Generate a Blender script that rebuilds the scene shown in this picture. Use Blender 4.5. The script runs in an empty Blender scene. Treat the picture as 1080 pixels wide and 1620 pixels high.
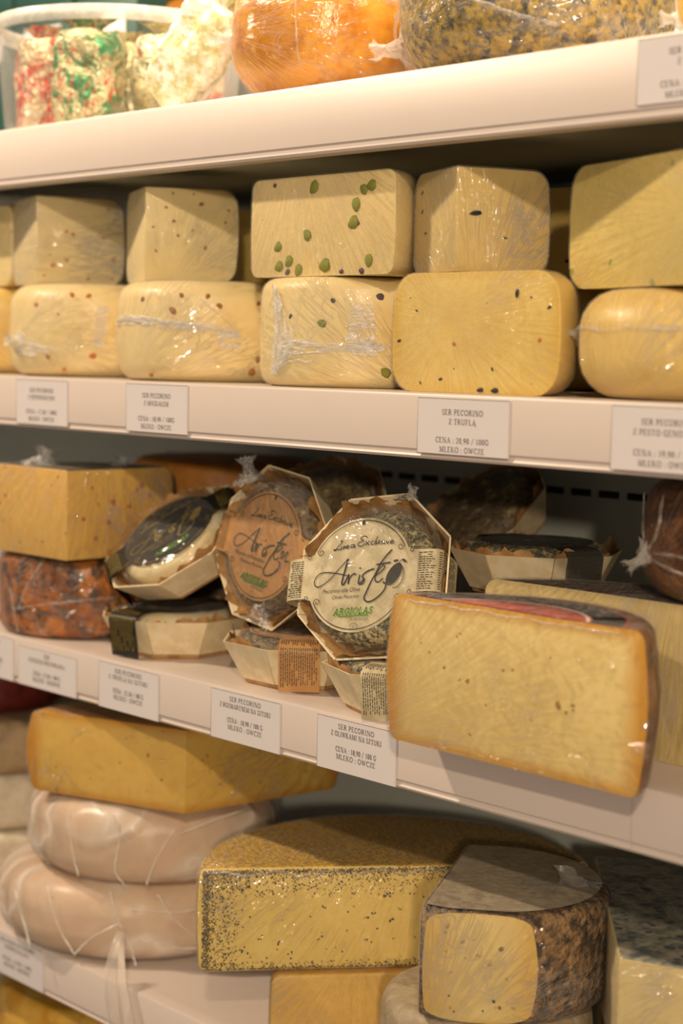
import bpy, bmesh, math, random
from mathutils import Vector, Matrix, noise
random.seed(7)
R_ = math.radians
sc = bpy.context.scene
col = sc.collection

# ------------------------------------------------------------ camera, world, lights, exposure
cam_d = bpy.data.cameras.new('camera')
cam = bpy.data.objects.new('camera', cam_d); col.objects.link(cam)
cam_d.sensor_fit = 'VERTICAL'; cam_d.sensor_height = 36.0; cam_d.lens = 62.2
cam.matrix_world = Matrix(((0.6769, -0.0789, 0.7318, 1.0425), (0.7358, 0.0457, -0.6757, -0.9599), (0.0199, 0.9958, 0.0890, 1.4283), (0, 0, 0, 1)))
cam_d.dof.use_dof = True; cam_d.dof.focus_distance = 1.43; cam_d.dof.aperture_fstop = 4.0
cam_d.clip_start = 0.05
sc.camera = cam
w = bpy.data.worlds.new('shop_ambient'); sc.world = w; w.use_nodes = True
w.node_tree.nodes['Background'].inputs[0].default_value = (1.0, 0.86, 0.72, 1)
w.node_tree.nodes['Background'].inputs[1].default_value = 0.19
def light(kind, name, loc, target, energy, color, **kw):
    d = bpy.data.lights.new(name, kind); d.energy = energy; d.color = color
    for k, v in kw.items(): setattr(d, k, v)
    o = bpy.data.objects.new(name, d); col.objects.link(o); o.location = loc
    o.rotation_euler = (Vector(target) - Vector(loc)).to_track_quat('-Z', 'Z').to_euler()
    return o
# LED tube in the cabinet canopy, over the front edge of the top shelf
light('AREA', 'canopy_tube_lamp', (-0.1, 0.02, 2.06), (-0.1, 0.08, 1.6), 11.0, (1.0, 0.80, 0.58), shape='RECTANGLE', size=2.0, size_y=0.04)
# ceiling spotlights of the shop: one over the customer's right shoulder, one steep from the other side; the aisle one is an added frontal fill
light('SPOT', 'ceiling_spot_lamp', (1.75, -1.72, 2.42), (0.0, 0.0, 1.2), 92, (1.0, 0.78, 0.55), spot_size=R_(60), spot_blend=0.6, shadow_soft_size=0.04)
light('SPOT', 'added_fill_spot', (3.6, -3.3, 2.10), (0.0, 0.0, 1.3), 245, (1.0, 0.78, 0.55), spot_size=R_(50), spot_blend=0.6, shadow_soft_size=0.08)
light('SPOT', 'ceiling_spot_lamp_left', (-1.15, -0.85, 2.55), (-0.1, 0.0, 1.1), 92, (1.0, 0.78, 0.55), spot_size=R_(75), spot_blend=0.6, shadow_soft_size=0.03)
sc.view_settings.view_transform = 'Standard'; sc.view_settings.look = 'None'
sc.view_settings.gamma = 1.0; sc.view_settings.use_curve_mapping = False
sc.view_settings.exposure = 0.12
sc.cycles.max_bounces = 7; sc.cycles.diffuse_bounces = 3; sc.cycles.glossy_bounces = 3; sc.cycles.transparent_max_bounces = 10

# ------------------------------------------------------------ materials
def lin(h):
    c = [int(h[i:i+2], 16) / 255 for i in (0, 2, 4)]
    return tuple((x / 12.92 if x <= 0.04045 else ((x + 0.055) / 1.055) ** 2.4) for x in c) + (1,)
class NT:
    def __init__(s, name):
        s.m = bpy.data.materials.new(name); s.m.use_nodes = True
        s.t = s.m.node_tree; s.t.nodes.clear()
        s.out = s.n('ShaderNodeOutputMaterial')
        s.co = s.n('ShaderNodeTexCoord').outputs['Object']
    def n(s, kind, **kw):
        x = s.t.nodes.new(kind)
        for k, v in kw.items(): setattr(x, k, v)
        return x
    def l(s, a, b): s.t.links.new(a, b)
    def noise(s, scale, detail=3, rough=0.55, vec=None, dist=0.0):
        x = s.n('ShaderNodeTexNoise'); x.inputs['Scale'].default_value = scale; x.inputs['Detail'].default_value = detail
        x.inputs['Roughness'].default_value = rough; x.inputs['Distortion'].default_value = dist
        s.l(vec or s.co, x.inputs['Vector']); return x.outputs[0]
    def voro(s, scale, vec=None, feature='F1'):
        x = s.n('ShaderNodeTexVoronoi', feature=feature); x.inputs['Scale'].default_value = scale
        s.l(vec or s.co, x.inputs['Vector']); return x
    def ramp(s, fac, a, b, c0=(0, 0, 0, 1), c1=(1, 1, 1, 1)):
        x = s.n('ShaderNodeValToRGB'); e = x.color_ramp.elements
        e[0].position = a; e[0].color = c0; e[1].position = b; e[1].color = c1
        s.l(fac, x.inputs[0]); return x.outputs[0]
    def mix(s, fac, a, b, mode='MIX'):
        x = s.n('ShaderNodeMix', data_type='RGBA', blend_type=mode)
        for v, i in ((fac, 0), (a, 6), (b, 7)):
            if hasattr(v, 'is_linked') or hasattr(v, 'links'): s.l(v, x.inputs[i])
            else: x.inputs[i].default_value = v
        return x.outputs[2]
    def math(s, op, a, b=0.0, clamp=False):
        x = s.n('ShaderNodeMath', operation=op); x.use_clamp = clamp
        for v, i in ((a, 0), (b, 1)):
            if isinstance(v, (int, float)): x.inputs[i].default_value = v
            else: s.l(v, x.inputs[i])
        return x.outputs[0]
    def scalevec(s, v):
        x = s.n('ShaderNodeMapping'); x.inputs['Scale'].default_value = v; s.l(s.co, x.inputs['Vector']); return x.outputs[0]
    def bump(s, h, strength=0.3, dist=0.002):
        x = s.n('ShaderNodeBump'); x.inputs['Strength'].default_value = strength; x.inputs['Distance'].default_value = dist
        s.l(h, x.inputs['Height']); return x.outputs[0]
    def bsdf(s, color, rough=0.5, normal=None, sss=0.0, spec=0.5, metal=0.0):
        p = s.n('ShaderNodeBsdfPrincipled')
        if isinstance(color, tuple): p.inputs['Base Color'].default_value = color
        else: s.l(color, p.inputs['Base Color'])
        if isinstance(rough, (int, float)): p.inputs['Roughness'].default_value = rough
        else: s.l(rough, p.inputs['Roughness'])
        p.inputs['Specular IOR Level'].default_value = spec; p.inputs['Metallic'].default_value = metal
        if sss:
            p.inputs['Subsurface Weight'].default_value = sss
            p.inputs['Subsurface Radius'].default_value = (0.009, 0.006, 0.003); p.inputs['Subsurface Scale'].default_value = 1.0
        if normal is not None: s.l(normal, p.inputs['Normal'])
        s.l(p.outputs[0], s.out.inputs[0]); return p

def mat_plain(name, hexc, rough=0.5, var=0.06, scale=40, bump=0.05, spec=0.5, metal=0.0):
    t = NT(name); c = lin(hexc); f = t.noise(scale)
    d = tuple(x * (1 - var * 2) for x in c[:3]) + (1,)
    t.bsdf(t.mix(f, c, d), rough, t.bump(t.noise(scale * 8), bump, 0.001), spec=spec, metal=metal); return t.m
def mat_paste(name, hexa, hexb, holes=0.0, hole_scale=90, specks=(), rough=0.42, sss=0.12, edge=None):
    # edge = (R, h, width, hex): paste darkens and yellows towards the rind, as ripe cheese does
    """Cheese paste: two tones, small eyes, flecks of colour (hex, scale, radius, share)."""
    t = NT(name)
    c = t.mix(t.ramp(t.noise(14, 4), 0.35, 0.68), lin(hexa), lin(hexb))
    c = t.mix(t.ramp(t.noise(130, 3), 0.45, 0.8), c, lin(hexb))
    h = t.noise(220, 3)
    if edge:
        sp = t.n('ShaderNodeSeparateXYZ'); t.l(t.co, sp.inputs[0])
        rr = t.math('SQRT', t.math('ADD', t.math('POWER', sp.outputs[0], 2.0), t.math('POWER', sp.outputs[1], 2.0)))
        dist = t.math('MINIMUM', t.math('SUBTRACT', edge[0], rr), t.math('MINIMUM', t.math('MULTIPLY', sp.outputs[2], 1.6), t.math('MULTIPLY', t.math('SUBTRACT', edge[1], sp.outputs[2]), 1.6)))
        dist = t.math('ADD', dist, t.math('MULTIPLY', t.math('SUBTRACT', t.noise(50, 3), 0.5), edge[2] * 0.5))
        c = t.mix(t.ramp(dist, 0.0, edge[2], (1, 1, 1, 1), (0, 0, 0, 1)), c, lin(edge[3]))
    for i, (hx, scale, rad, share) in enumerate(specks):
        m = t.n('ShaderNodeMapping'); m.inputs['Location'].default_value = (i * 3.1, i * 1.7, i * 0.9); t.l(t.co, m.inputs['Vector'])
        wob = t.n('ShaderNodeMix', data_type='VECTOR'); wob.inputs[0].default_value = 0.012
        nz = t.n('ShaderNodeTexNoise'); nz.inputs['Scale'].default_value = 60; t.l(t.co, nz.inputs['Vector'])
        t.l(m.outputs[0], wob.inputs[4]); t.l(nz.outputs[1], wob.inputs[5])
        v = t.voro(scale, wob.outputs[1])
        spot = t.math('LESS_THAN', v.outputs['Distance'], rad)
        sel = t.n('ShaderNodeSeparateColor'); t.l(v.outputs['Color'], sel.inputs[0])
        pick = t.math('LESS_THAN', sel.outputs[0], share)
        c = t.mix(t.math('MULTIPLY', spot, pick), c, lin(hx))
    if holes:
        v = t.voro(hole_scale)
        e = t.ramp(v.outputs['Distance'], holes * 0.6, holes)
        sel = t.n('ShaderNodeSeparateColor'); t.l(v.outputs['Color'], sel.inputs[0])
        keep = t.math('GREATER_THAN', sel.outputs[1], 0.22)
        eh = t.math('MAXIMUM', e, keep)
        h = t.math('ADD', t.math('MULTIPLY', h, 0.35), t.math('MULTIPLY', eh, 1.6))
    t.bsdf(c, rough, t.bump(h, 0.25, 0.0016), sss=sss, spec=0.45); return t.m
def mat_rind(name, cols, scale=25, rough=0.6, bump=0.5, fine=180, sss=0.0, dist=0.006):
    t = NT(name); c = lin(cols[0])
    for i, hx in enumerate(cols[1:]):
        m = t.n('ShaderNodeMapping'); m.inputs['Location'].default_value = (i * 2.3 + 0.7, i * 1.1, i * 4.9); t.l(t.co, m.inputs['Vector'])
        f = t.ramp(t.noise(scale * (1 + 0.9 * i), 3, 0.65, m.outputs[0]), 0.44, 0.60)
        c = t.mix(f, c, lin(hx))
    t.bsdf(c, rough, t.bump(t.math('ADD', t.noise(fine, 2), t.noise(scale * 2, 2)), bump, dist * 0.4), sss=sss); return t.m
def mat_film(name, fan=(0, 0, 0), freq=16, streak=0.16, gloss=0.10, haze=0.0, tint='ffffff', bump=0.55):
    """Cling film: clear sheet whose tension wrinkles fan out from a point; the creases are a little milky, whitened further in place of bright reflections."""
    t = NT(name)
    sp = t.n('ShaderNodeSeparateXYZ'); t.l(t.co, sp.inputs[0])
    dx = t.math('ADD', t.math('SUBTRACT', sp.outputs[0], fan[0]), t.math('MULTIPLY', t.math('SUBTRACT', sp.outputs[1], fan[1]), 0.6))
    dz = t.math('SUBTRACT', sp.outputs[2], fan[2])
    ang = t.math('ARCTAN2', dz, dx)
    cv = t.n('ShaderNodeCombineXYZ'); t.l(t.math('MULTIPLY', ang, freq * 0.5), cv.inputs[0])
    rad = t.math('SQRT', t.math('ADD', t.math('POWER', dx, 2.0), t.math('POWER', dz, 2.0)))
    t.l(t.math('MULTIPLY', rad, 9.0), cv.inputs[1]); t.l(t.math('MULTIPLY', sp.outputs[1], 14.0), cv.inputs[2])
    s1 = t.noise(1.6, 2, 0.7, cv.outputs[0], 0.25)
    ridge = t.math('SUBTRACT', 1.0, t.math('MULTIPLY', t.math('ABSOLUTE', t.math('SUBTRACT', s1, 0.5)), 9.0), True)
    pn = t.noise(14, 1); patch = t.ramp(pn, 0.46, 0.66)
    ridge = t.math('MULTIPLY', t.math('POWER', ridge, 2.5), patch)
    w2 = t.noise(34, 2, 0.6, None, 1.2)
    crease = t.math('SUBTRACT', 1.0, t.math('MULTIPLY', t.math('ABSOLUTE', t.math('SUBTRACT', w2, 0.5)), 14.0), True)
    crease = t.math('MULTIPLY', t.math('POWER', crease, 3.0), t.ramp(pn, 0.62, 0.40))
    hgt = t.math('ADD', t.math('ADD', t.math('MULTIPLY', s1, 1.0), t.math('MULTIPLY', ridge, 0.5)), t.math('ADD', t.math('MULTIPLY', w2, 0.7), t.math('MULTIPLY', crease, 0.5)))
    nb = t.bump(hgt, min(1.0, bump * 1.6), 0.006)
    lw = t.n('ShaderNodeLayerWeight'); lw.inputs[0].default_value = 0.25; t.l(nb, lw.inputs['Normal'])
    fac = t.math('ADD', t.math('MULTIPLY', lw.outputs['Fresnel'], 0.30), gloss * 0.36)
    fac = t.math('ADD', fac, haze)
    fac = t.math('ADD', fac, t.math('MULTIPLY', t.math('MAXIMUM', ridge, crease), streak * 0.95), True)
    tr = t.n('ShaderNodeBsdfTransparent'); tr.inputs[0].default_value = lin(tint)
    gl = t.n('ShaderNodeBsdfGlossy'); gl.inputs['Roughness'].default_value = 0.09; t.l(nb, gl.inputs['Normal'])
    df = t.n('ShaderNodeBsdfDiffuse'); df.inputs[0].default_value = (0.85, 0.85, 0.85, 1)
    m1 = t.n('ShaderNodeMixShader'); m1.inputs[0].default_value = 0.58; t.l(gl.outputs[0], m1.inputs[1]); t.l(df.outputs[0], m1.inputs[2])  # white diffuse share paints the bright reflections of room lights on the creases
    m2 = t.n('ShaderNodeMixShader'); t.l(fac, m2.inputs[0]); t.l(tr.outputs[0], m2.inputs[1]); t.l(m1.outputs[0], m2.inputs[2])
    t.l(m2.outputs[0], t.out.inputs[0]); return t.m
def mat_milky(name, op=0.5, hexc='f4efe6', rough=0.25):
    t = NT(name)
    tr = t.n('ShaderNodeBsdfTransparent')
    p = t.n('ShaderNodeBsdfPrincipled'); p.inputs['Base Color'].default_value = lin(hexc); p.inputs['Roughness'].default_value = rough
    t.l(t.bump(t.noise(60, 4), 0.4, 0.003), p.inputs['Normal'])
    f = t.math('ADD', t.math('MULTIPLY', t.ramp(t.noise(45, 4, 0.6, None, 1.0), 0.35, 0.7), 0.35), op - 0.17, True)
    m = t.n('ShaderNodeMixShader'); t.l(f, m.inputs[0]); t.l(tr.outputs[0], m.inputs[1]); t.l(p.outputs[0], m.inputs[2])
    t.l(m.outputs[0], t.out.inputs[0]); return t.m

MT = {}
MT['white'] = mat_plain('white_shelf_plastic', 'ddd0c8', 0.38, 0.02, 30, 0.02)
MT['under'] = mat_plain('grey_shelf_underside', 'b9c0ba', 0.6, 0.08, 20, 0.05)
MT['wall'] = mat_plain('dark_grey_back_panel', 'c6cec8', 0.55, 0.08, 12, 0.04)
MT['slot'] = mat_plain('slot_black', '16150f', 0.8)
MT['card'] = mat_plain('white_card', 'e6e0e2', 0.5, 0.02, 60, 0.02)
MT['ink'] = mat_plain('black_ink', '35312e', 0.7, 0.0)
MT['film'] = mat_film('cling_film')
MT['milky'] = mat_milky('bunched_film', 0.45)
MT['crease'] = mat_milky('creased_film', 0.26)
MT['tray'] = mat_rind('pale_wood_board', ['ead8b2', 'e2cea4', 'f0e0bc'], 30, 0.6, 0.25, 260, dist=0.002)
MT['kraft'] = mat_rind('brown_kraft_paper', ['b08452', '9c7142', 'bd945f'], 30, 0.55, 0.5, 140, dist=0.004)
MT['paper_olive'] = mat_rind('grey_washed_label_paper', ['dcd0ac', 'cfc29c', 'c4b690'], 40, 0.5, 0.1, 200, dist=0.001)
MT['paper_kraft'] = mat_rind('kraft_label_paper', ['bb8b55', 'b38350', 'c0925c'], 40, 0.5, 0.1, 200, dist=0.001)
MT['paper_black'] = mat_plain('black_label_paper', '17181a', 0.35, 0.1)
MT['paper_grey'] = mat_plain('dark_grey_label_paper', '55534a', 0.5, 0.1)
MT['green'] = mat_plain('green_ink', '5f9a1e', 0.6, 0.0)
MT['green2'] = mat_plain('dark_green_ink', '2f7a24', 0.6, 0.0)
MT['gold'] = mat_plain('gold_ink', '8f7a30', 0.5, 0.0)
MT['tealink'] = mat_plain('grey_green_ink', '3d4a38', 0.6, 0.0)
MT['greyink'] = mat_plain('faded_grey_ink', '6a6250', 0.7, 0.0)
MT['pistachio'] = mat_rind('pistachio_green', ['7f8a2c', '4d5a1c', 'a3a040'], 160, 0.5, 0.3, 400)
MT['truffle'] = mat_plain('truffle_black', '2c241c', 0.6, 0.1, 300)
MT['nut'] = mat_rind('almond_brown', ['a8682c', '7a451c', 'c08540'], 200, 0.5, 0.3, 400)
MT['chilli'] = mat_rind('chilli_red_orange', ['c9661c', 'b0441a', 'd98c2a'], 200, 0.45, 0.3, 400)
MT['purple'] = mat_plain('purple_shell', '5a4450', 0.6, 0.1, 200)

# ------------------------------------------------------------ mesh helpers
def link(name, me, parent=None, mats=()):
    o = bpy.data.objects.new(name, me); col.objects.link(o)
    for m in mats: me.materials.append(m)
    if parent is not None: o.parent = parent
    return o
def from_bm(name, bm, mats, parent=None, smooth=True, angle=38):
    bmesh.ops.recalc_face_normals(bm, faces=bm.faces[:])
    if smooth:
        lim = R_(angle)
        for f in bm.faces: f.smooth = True
        for e in bm.edges:
            if len(e.link_faces) == 2: e.smooth = e.calc_face_angle(0.0) < lim
    me = bpy.data.meshes.new(name); bm.to_mesh(me); bm.free()
    return link(name, me, parent, mats)
def from_py(name, v, f, mats, parent=None, smooth=False):
    me = bpy.data.meshes.new(name); me.from_pydata([tuple(p) for p in v], [], f); me.update()
    if smooth: me.polygons.foreach_set('use_smooth', [True] * len(me.polygons))
    return link(name, me, parent, mats)
def empty(name, loc, label, cat, group=None, mat=None):
    o = bpy.data.objects.new(name, None); col.objects.link(o); o.empty_display_size = 0.02
    if mat is not None: o.matrix_world = mat
    else: o.location = loc
    tag(o, label, cat, group); return o
def tag(o, label, cat, group=None, kind=None):
    if label: o['label'] = label
    if cat: o['category'] = cat
    if group: o['group'] = group
    if kind: o['kind'] = kind
    return o
def add_box(bm, lo, hi):
    r = bmesh.ops.create_cube(bm, size=1.0)
    for v in r['verts']:
        v.co = Vector([lo[i] + (v.co[i] + 0.5) * (hi[i] - lo[i]) for i in range(3)])
    return r['verts']
def box_obj(name, lo, hi, m, parent=None, bevel=0.0):
    bm = bmesh.new(); add_box(bm, lo, hi)
    if bevel: bmesh.ops.bevel(bm, geom=bm.edges[:], offset=bevel, segments=2, affect='EDGES', profile=0.5)
    return from_bm(name, bm, [m], parent)
def extrude_x(name, prof, x0, x1, m, parent=None, bevel=0.0):
    """Closed (y, z) profile drawn out along X."""
    bm = bmesh.new(); n = len(prof)
    a = [bm.verts.new((x0, y, z)) for y, z in prof]; b = [bm.verts.new((x1, y, z)) for y, z in prof]
    for i in range(n): bm.faces.new((a[i], a[(i + 1) % n], b[(i + 1) % n], b[i]))
    bm.faces.new(a); bm.faces.new(b)
    return from_bm(name, bm, [m], parent, angle=30)
def profile(R, h, er, bulge, seg=5, belly=5):
    """(r, z) outline of a wheel: rounded rims, bellied side."""
    er = min(er, h * 0.49); p = [(0, 0), ((R - er) * 0.5, 0)]
    for i in range(seg + 1):
        a = -math.pi / 2 + math.pi / 2 * i / seg; p.append((R - er + er * math.cos(a), er + er * math.sin(a)))
    for i in range(1, belly): p.append((R, er + (h - 2 * er) * i / belly))
    for i in range(seg + 1):
        a = math.pi / 2 * i / seg; p.append((R - er + er * math.cos(a), h - er + er * math.sin(a)))
    p += [((R - er) * 0.5, h), (0, h)]
    return [(r + (bulge * math.sin(math.pi * z / h) * (r / R) ** 4), z) for r, z in p]
def lathe_bm(prof, n=72, wob=0.0, seed=0):
    bm = bmesh.new(); rings = []
    for r, z in prof:
        if r < 1e-6: rings.append([bm.verts.new((0, 0, z))]); continue
        ring = []
        for i in range(n):
            a = 2 * math.pi * i / n; k = r
            q = Vector((math.cos(a) * r, math.sin(a) * r, z))
            if wob: d = noise.noise(q * 14 + Vector((seed, seed * 2.1, 0))) * wob; k = r + d * min(1, r / 0.03); z2 = z + d * 0.5 * (1 if z > 1e-4 else 0)
            else: z2 = z
            ring.append(bm.verts.new((math.cos(a) * k, math.sin(a) * k, z2)))
        rings.append(ring)
    for a, b in zip(rings, rings[1:]):
        if len(a) == 1 and len(b) == 1: continue
        for i in range(n):
            j = (i + 1) % n
            if len(a) == 1: bm.faces.new((a[0], b[j], b[i]))
            elif len(b) == 1: bm.faces.new((a[i], a[j], b[0]))
            else: bm.faces.new((a[i], a[j], b[j], b[i]))
    return bm
def cut(bm, ang, d, bev):
    """Slice the wheel by a vertical plane with outward normal at `ang` degrees, d from the axis; cap gets slot 1."""
    n = Vector((math.cos(R_(ang)), math.sin(R_(ang)), 0))
    bmesh.ops.bisect_plane(bm, geom=bm.verts[:] + bm.edges[:] + bm.faces[:], dist=1e-5, plane_co=n * d, plane_no=n, clear_outer=True)
    be = [e for e in bm.edges if e.is_boundary]
    old = set(bm.faces)
    bmesh.ops.holes_fill(bm, edges=be, sides=0)
    for f in bm.faces:
        if f not in old: f.material_index = 1
def cheese_mesh(R, h, cuts, er, bulge, bev=0.0025, wob=0.0012, seed=0, n=72):
    bm = lathe_bm(profile(R, h, er, bulge), n, wob, seed)
    for a, d in cuts: cut(bm, a, d, bev)
    if cuts and bev:
        bmesh.ops.recalc_face_normals(bm, faces=bm.faces[:])
        es = [e for e in bm.edges if len(e.link_faces) == 2 and e.calc_face_angle(0) > R_(32)]
        bmesh.ops.bevel(bm, geom=es, offset=bev, segments=3, affect='EDGES', profile=0.5, clamp_overlap=True, material=-1)
    return bm
def cheese(name, label, cat, loc, R, h, cuts, rind, paste, er=0.012, bulge=0.003, film=None, group=None, seed=0, bev=0.0025, wob=0.0012, foff=0.0011):
    root = empty(name, loc, label, cat, group)
    bm = cheese_mesh(R, h, cuts, er, bulge, bev, wob, seed)
    body = from_bm('cheese_body', bm, [rind, paste], root)
    if film is not None:
        bm = bmesh.new(); bm.from_mesh(body.data); bm.normal_update()
        for v in bm.verts:
            k = foff * (1.0 + 0.6 * noise.noise(v.co * 40))
            q = v.co + v.normal * k
            if q.z < 0.0004: q.z = max(v.co.z, 0.0004)
            v.co = q
        for f in bm.faces: f.material_index = 0
        from_bm('film_wrap', bm, [film], root)
    return root
_blob = {}
def blob_mesh(kind, m, seed=1, rough=0.35, sub=2):
    k = (kind, m.name)
    if k not in _blob:
        bm = bmesh.new(); bmesh.ops.create_icosphere(bm, subdivisions=sub, radius=1.0)
        for v in bm.verts: v.co *= 1 + rough * noise.noise(v.co * 1.7 + Vector((seed, 0, seed)))
        for f in bm.faces: f.smooth = True
        me = bpy.data.meshes.new(kind); bm.to_mesh(me); bm.free(); me.materials.append(m); _blob[k] = me
    return _blob[k]
def bits_on_face(root, kind, m, ang, d, pts, size, flat=0.3, asp=0.75, depth=0.3):
    a = R_(ang); n = Vector((math.cos(a), math.sin(a), 0)); t = Vector((-n.y, n.x, 0))
    for i, p in enumerate(pts):
        u, z = p[0], p[1]; s = (p[2] if len(p) > 2 else 1.0) * size
        o = bpy.data.objects.new(kind, blob_mesh(kind, m)); col.objects.link(o); o.parent = root
        o.location = n * (d + 0.0002) + t * u + Vector((0, 0, max(z, s * 0.6)))
        tilt = random.uniform(-1.2, 1.2) if len(p) < 4 else p[3]
        rot = Matrix((t, Vector((0, 0, 1)), n)).transposed().to_4x4() @ Matrix.Rotation(tilt, 4, 'Z')
        o.rotation_euler = rot.to_euler(); o.scale = (s, s * asp, s * flat)
def bits_on_wheel(root, kind, m, R, pts, size, flat=0.3, asp=0.75):
    for p in pts:
        th, z = R_(p[0]), p[1]; s = (p[2] if len(p) > 2 else 1.0) * size
        n = Vector((math.cos(th), math.sin(th), 0)); t = Vector((-n.y, n.x, 0))
        o = bpy.data.objects.new(kind, blob_mesh(kind, m)); col.objects.link(o); o.parent = root
        o.location = n * R + Vector((0, 0, z))
        rot = Matrix((t, Vector((0, 0, 1)), n)).transposed().to_4x4() @ Matrix.Rotation(random.uniform(-1.2, 1.2), 4, 'Z')
        o.rotation_euler = rot.to_euler(); o.scale = (s, s * asp, s * flat)
def smooth_path(pts, k=6):
    P = [Vector(p) for p in pts]
    if len(P) < 3: return [P[0].lerp(P[-1], i / k) for i in range(k + 1)]
    out = []; Q = [P[0] * 2 - P[1]] + P + [P[-1] * 2 - P[-2]]
    for i in range(1, len(Q) - 2):
        a, b, c, d = Q[i - 1:i + 3]
        for j in range(k):
            s = j / k; out.append(0.5 * ((2 * b) + (c - a) * s + (2 * a - 5 * b + 4 * c - d) * s * s + (3 * b - a - 3 * c + d) * s ** 3))
    return out + [P[-1]]
def crease(root, pts3, normals, width, height, m, name='film_crease', seed=0):
    """A pinched fold of film: a ragged little ridge along a path that lies on the cheese."""
    v = []; f = []
    for i, (p, n) in enumerate(zip(pts3, normals)):
        a = pts3[max(i - 1, 0)]; b = pts3[min(i + 1, len(pts3) - 1)]
        s = (b - a).cross(n).normalized()
        k = 0.6 + 0.7 * abs(noise.noise(p * 160 + Vector((seed, 0, 0)))); e = min(1, i / 2 + 0.25, (len(pts3) - 1 - i) / 2 + 0.25)
        off = s * noise.noise(p * 220 + Vector((0, seed, 3))) * width * 0.6
        v += [p - s * width * k + off, p + n * height * k * e + off, p + s * width * k + off, p + n * height * 0.35 * k * e + s * width * 0.4 + off]
        if i:
            o = 4 * i
            f += [(o - 4, o, o + 1, o - 3), (o - 3, o + 1, o + 3, o - 1), (o - 1, o + 3, o + 2, o - 2)]
    return from_py(name, v, f, [m], root, True)
def crease_wheel(root, R, pts, width=0.0016, height=0.0026, m=None, seed=0, rf=None):
    sp = smooth_path([(a, z, 0) for a, z in pts], 8); P = []; N = []
    for q in sp:
        th = R_(q.x); n = Vector((math.cos(th), math.sin(th), 0)); r = rf(q.y) if rf else R
        P.append(n * (r + 0.0006) + Vector((0, 0, q.y))); N.append(n)
    return crease(root, P, N, width, height, m or MT['crease'], seed=seed)
def crease_face(root, ang, d, pts, width=0.0012, height=0.0016, m=None, seed=0):
    a = R_(ang); n = Vector((math.cos(a), math.sin(a), 0)); t = Vector((-n.y, n.x, 0))
    P = [n * (d + 0.001) + t * q.x + Vector((0, 0, q.y)) for q in smooth_path([(u, z, 0) for u, z in pts], 8)]
    return crease(root, P, [n] * len(P), width, height, m or MT['crease'], seed=seed)
def tuft(root, pos, nrm, size, m=None, seed=0, name='film_knot', ln=1.0):
    """Bunched end of a film wrap: a crumpled, pleated cone."""
    n = Vector(nrm).normalized(); s = n.orthogonal().normalized(); t = n.cross(s); v = []; f = []; A, B = 18, 7
    for j in range(B):
        k = j / (B - 1)
        for i in range(A):
            a = 2 * math.pi * i / A; q = Vector((math.cos(a), math.sin(a), k * 2 + seed))
            r = size * (0.9 - 0.75 * math.sin(k * math.pi * 0.62) + 0.55 * max(0, k - 0.55)) * (1 + 0.5 * noise.noise(q * 2.3)) * (1 + 0.22 * (-1) ** i)
            v.append(Vector(pos) + (s * math.cos(a) + t * math.sin(a)) * r + n * size * ln * (1.5 * k + 0.35 * noise.noise(q * 3.1)))
    for j in range(B - 1):
        for i in range(A): f.append((j * A + i, j * A + (i + 1) % A, (j + 1) * A + (i + 1) % A, (j + 1) * A + i))
    return from_py(name, v, f, [m or MT['milky']], root, True)
def ribbon2d(paths, th):
    """Flat strokes (x, y) of width th -> verts, faces in the z = 0 plane."""
    v = []; f = []
    for item in paths:
        if isinstance(item, tuple) and isinstance(item[1], (int, float)): P, wd = item
        else: P, wd = item, th
        P = [Vector((p[0], p[1])) for p in P]; o0 = len(v)
        for i, p in enumerate(P):
            d = P[min(i + 1, len(P) - 1)] - P[max(i - 1, 0)]
            if d.length < 1e-9: d = Vector((1, 0))
            d.normalize(); s = Vector((-d.y, d.x)) * wd * 0.5
            v += [(p.x + s.x, p.y + s.y, 0), (p.x - s.x, p.y - s.y, 0)]
            if i: o = o0 + 2 * i; f.append((o - 2, o - 1, o + 1, o))
    return v, f

def mat_streak(name, op=0.55, sx=30, sz=8):
    t = NT(name); n1 = t.noise(1.0, 4, 0.65, t.scalevec((sx * 3, sx * 3, sz * 3)), 1.2)
    rid = t.math('SUBTRACT', 1.0, t.math('MULTIPLY', t.math('ABSOLUTE', t.math('SUBTRACT', n1, 0.5)), 8.0), True)
    f = t.math('ADD', t.math('MULTIPLY', t.math('POWER', rid, 1.6), op), 0.07, True)
    p = t.n('ShaderNodeBsdfPrincipled'); p.inputs['Base Color'].default_value = lin('ffffff'); p.inputs['Specular IOR Level'].default_value = 1.0; p.inputs['Roughness'].default_value = 0.22
    t.l(t.bump(n1, 1.0, 0.004), p.inputs['Normal']); tr = t.n('ShaderNodeBsdfTransparent')
    m = t.n('ShaderNodeMixShader'); t.l(f, m.inputs[0]); t.l(tr.outputs[0], m.inputs[1]); t.l(p.outputs[0], m.inputs[2]); t.l(m.outputs[0], t.out.inputs[0]); return t.m
MT['streak_v'] = mat_streak('upright_film_folds', 0.6, 40, 9); MT['streak_h'] = mat_streak('level_film_folds', 0.6, 9, 45)
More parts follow.
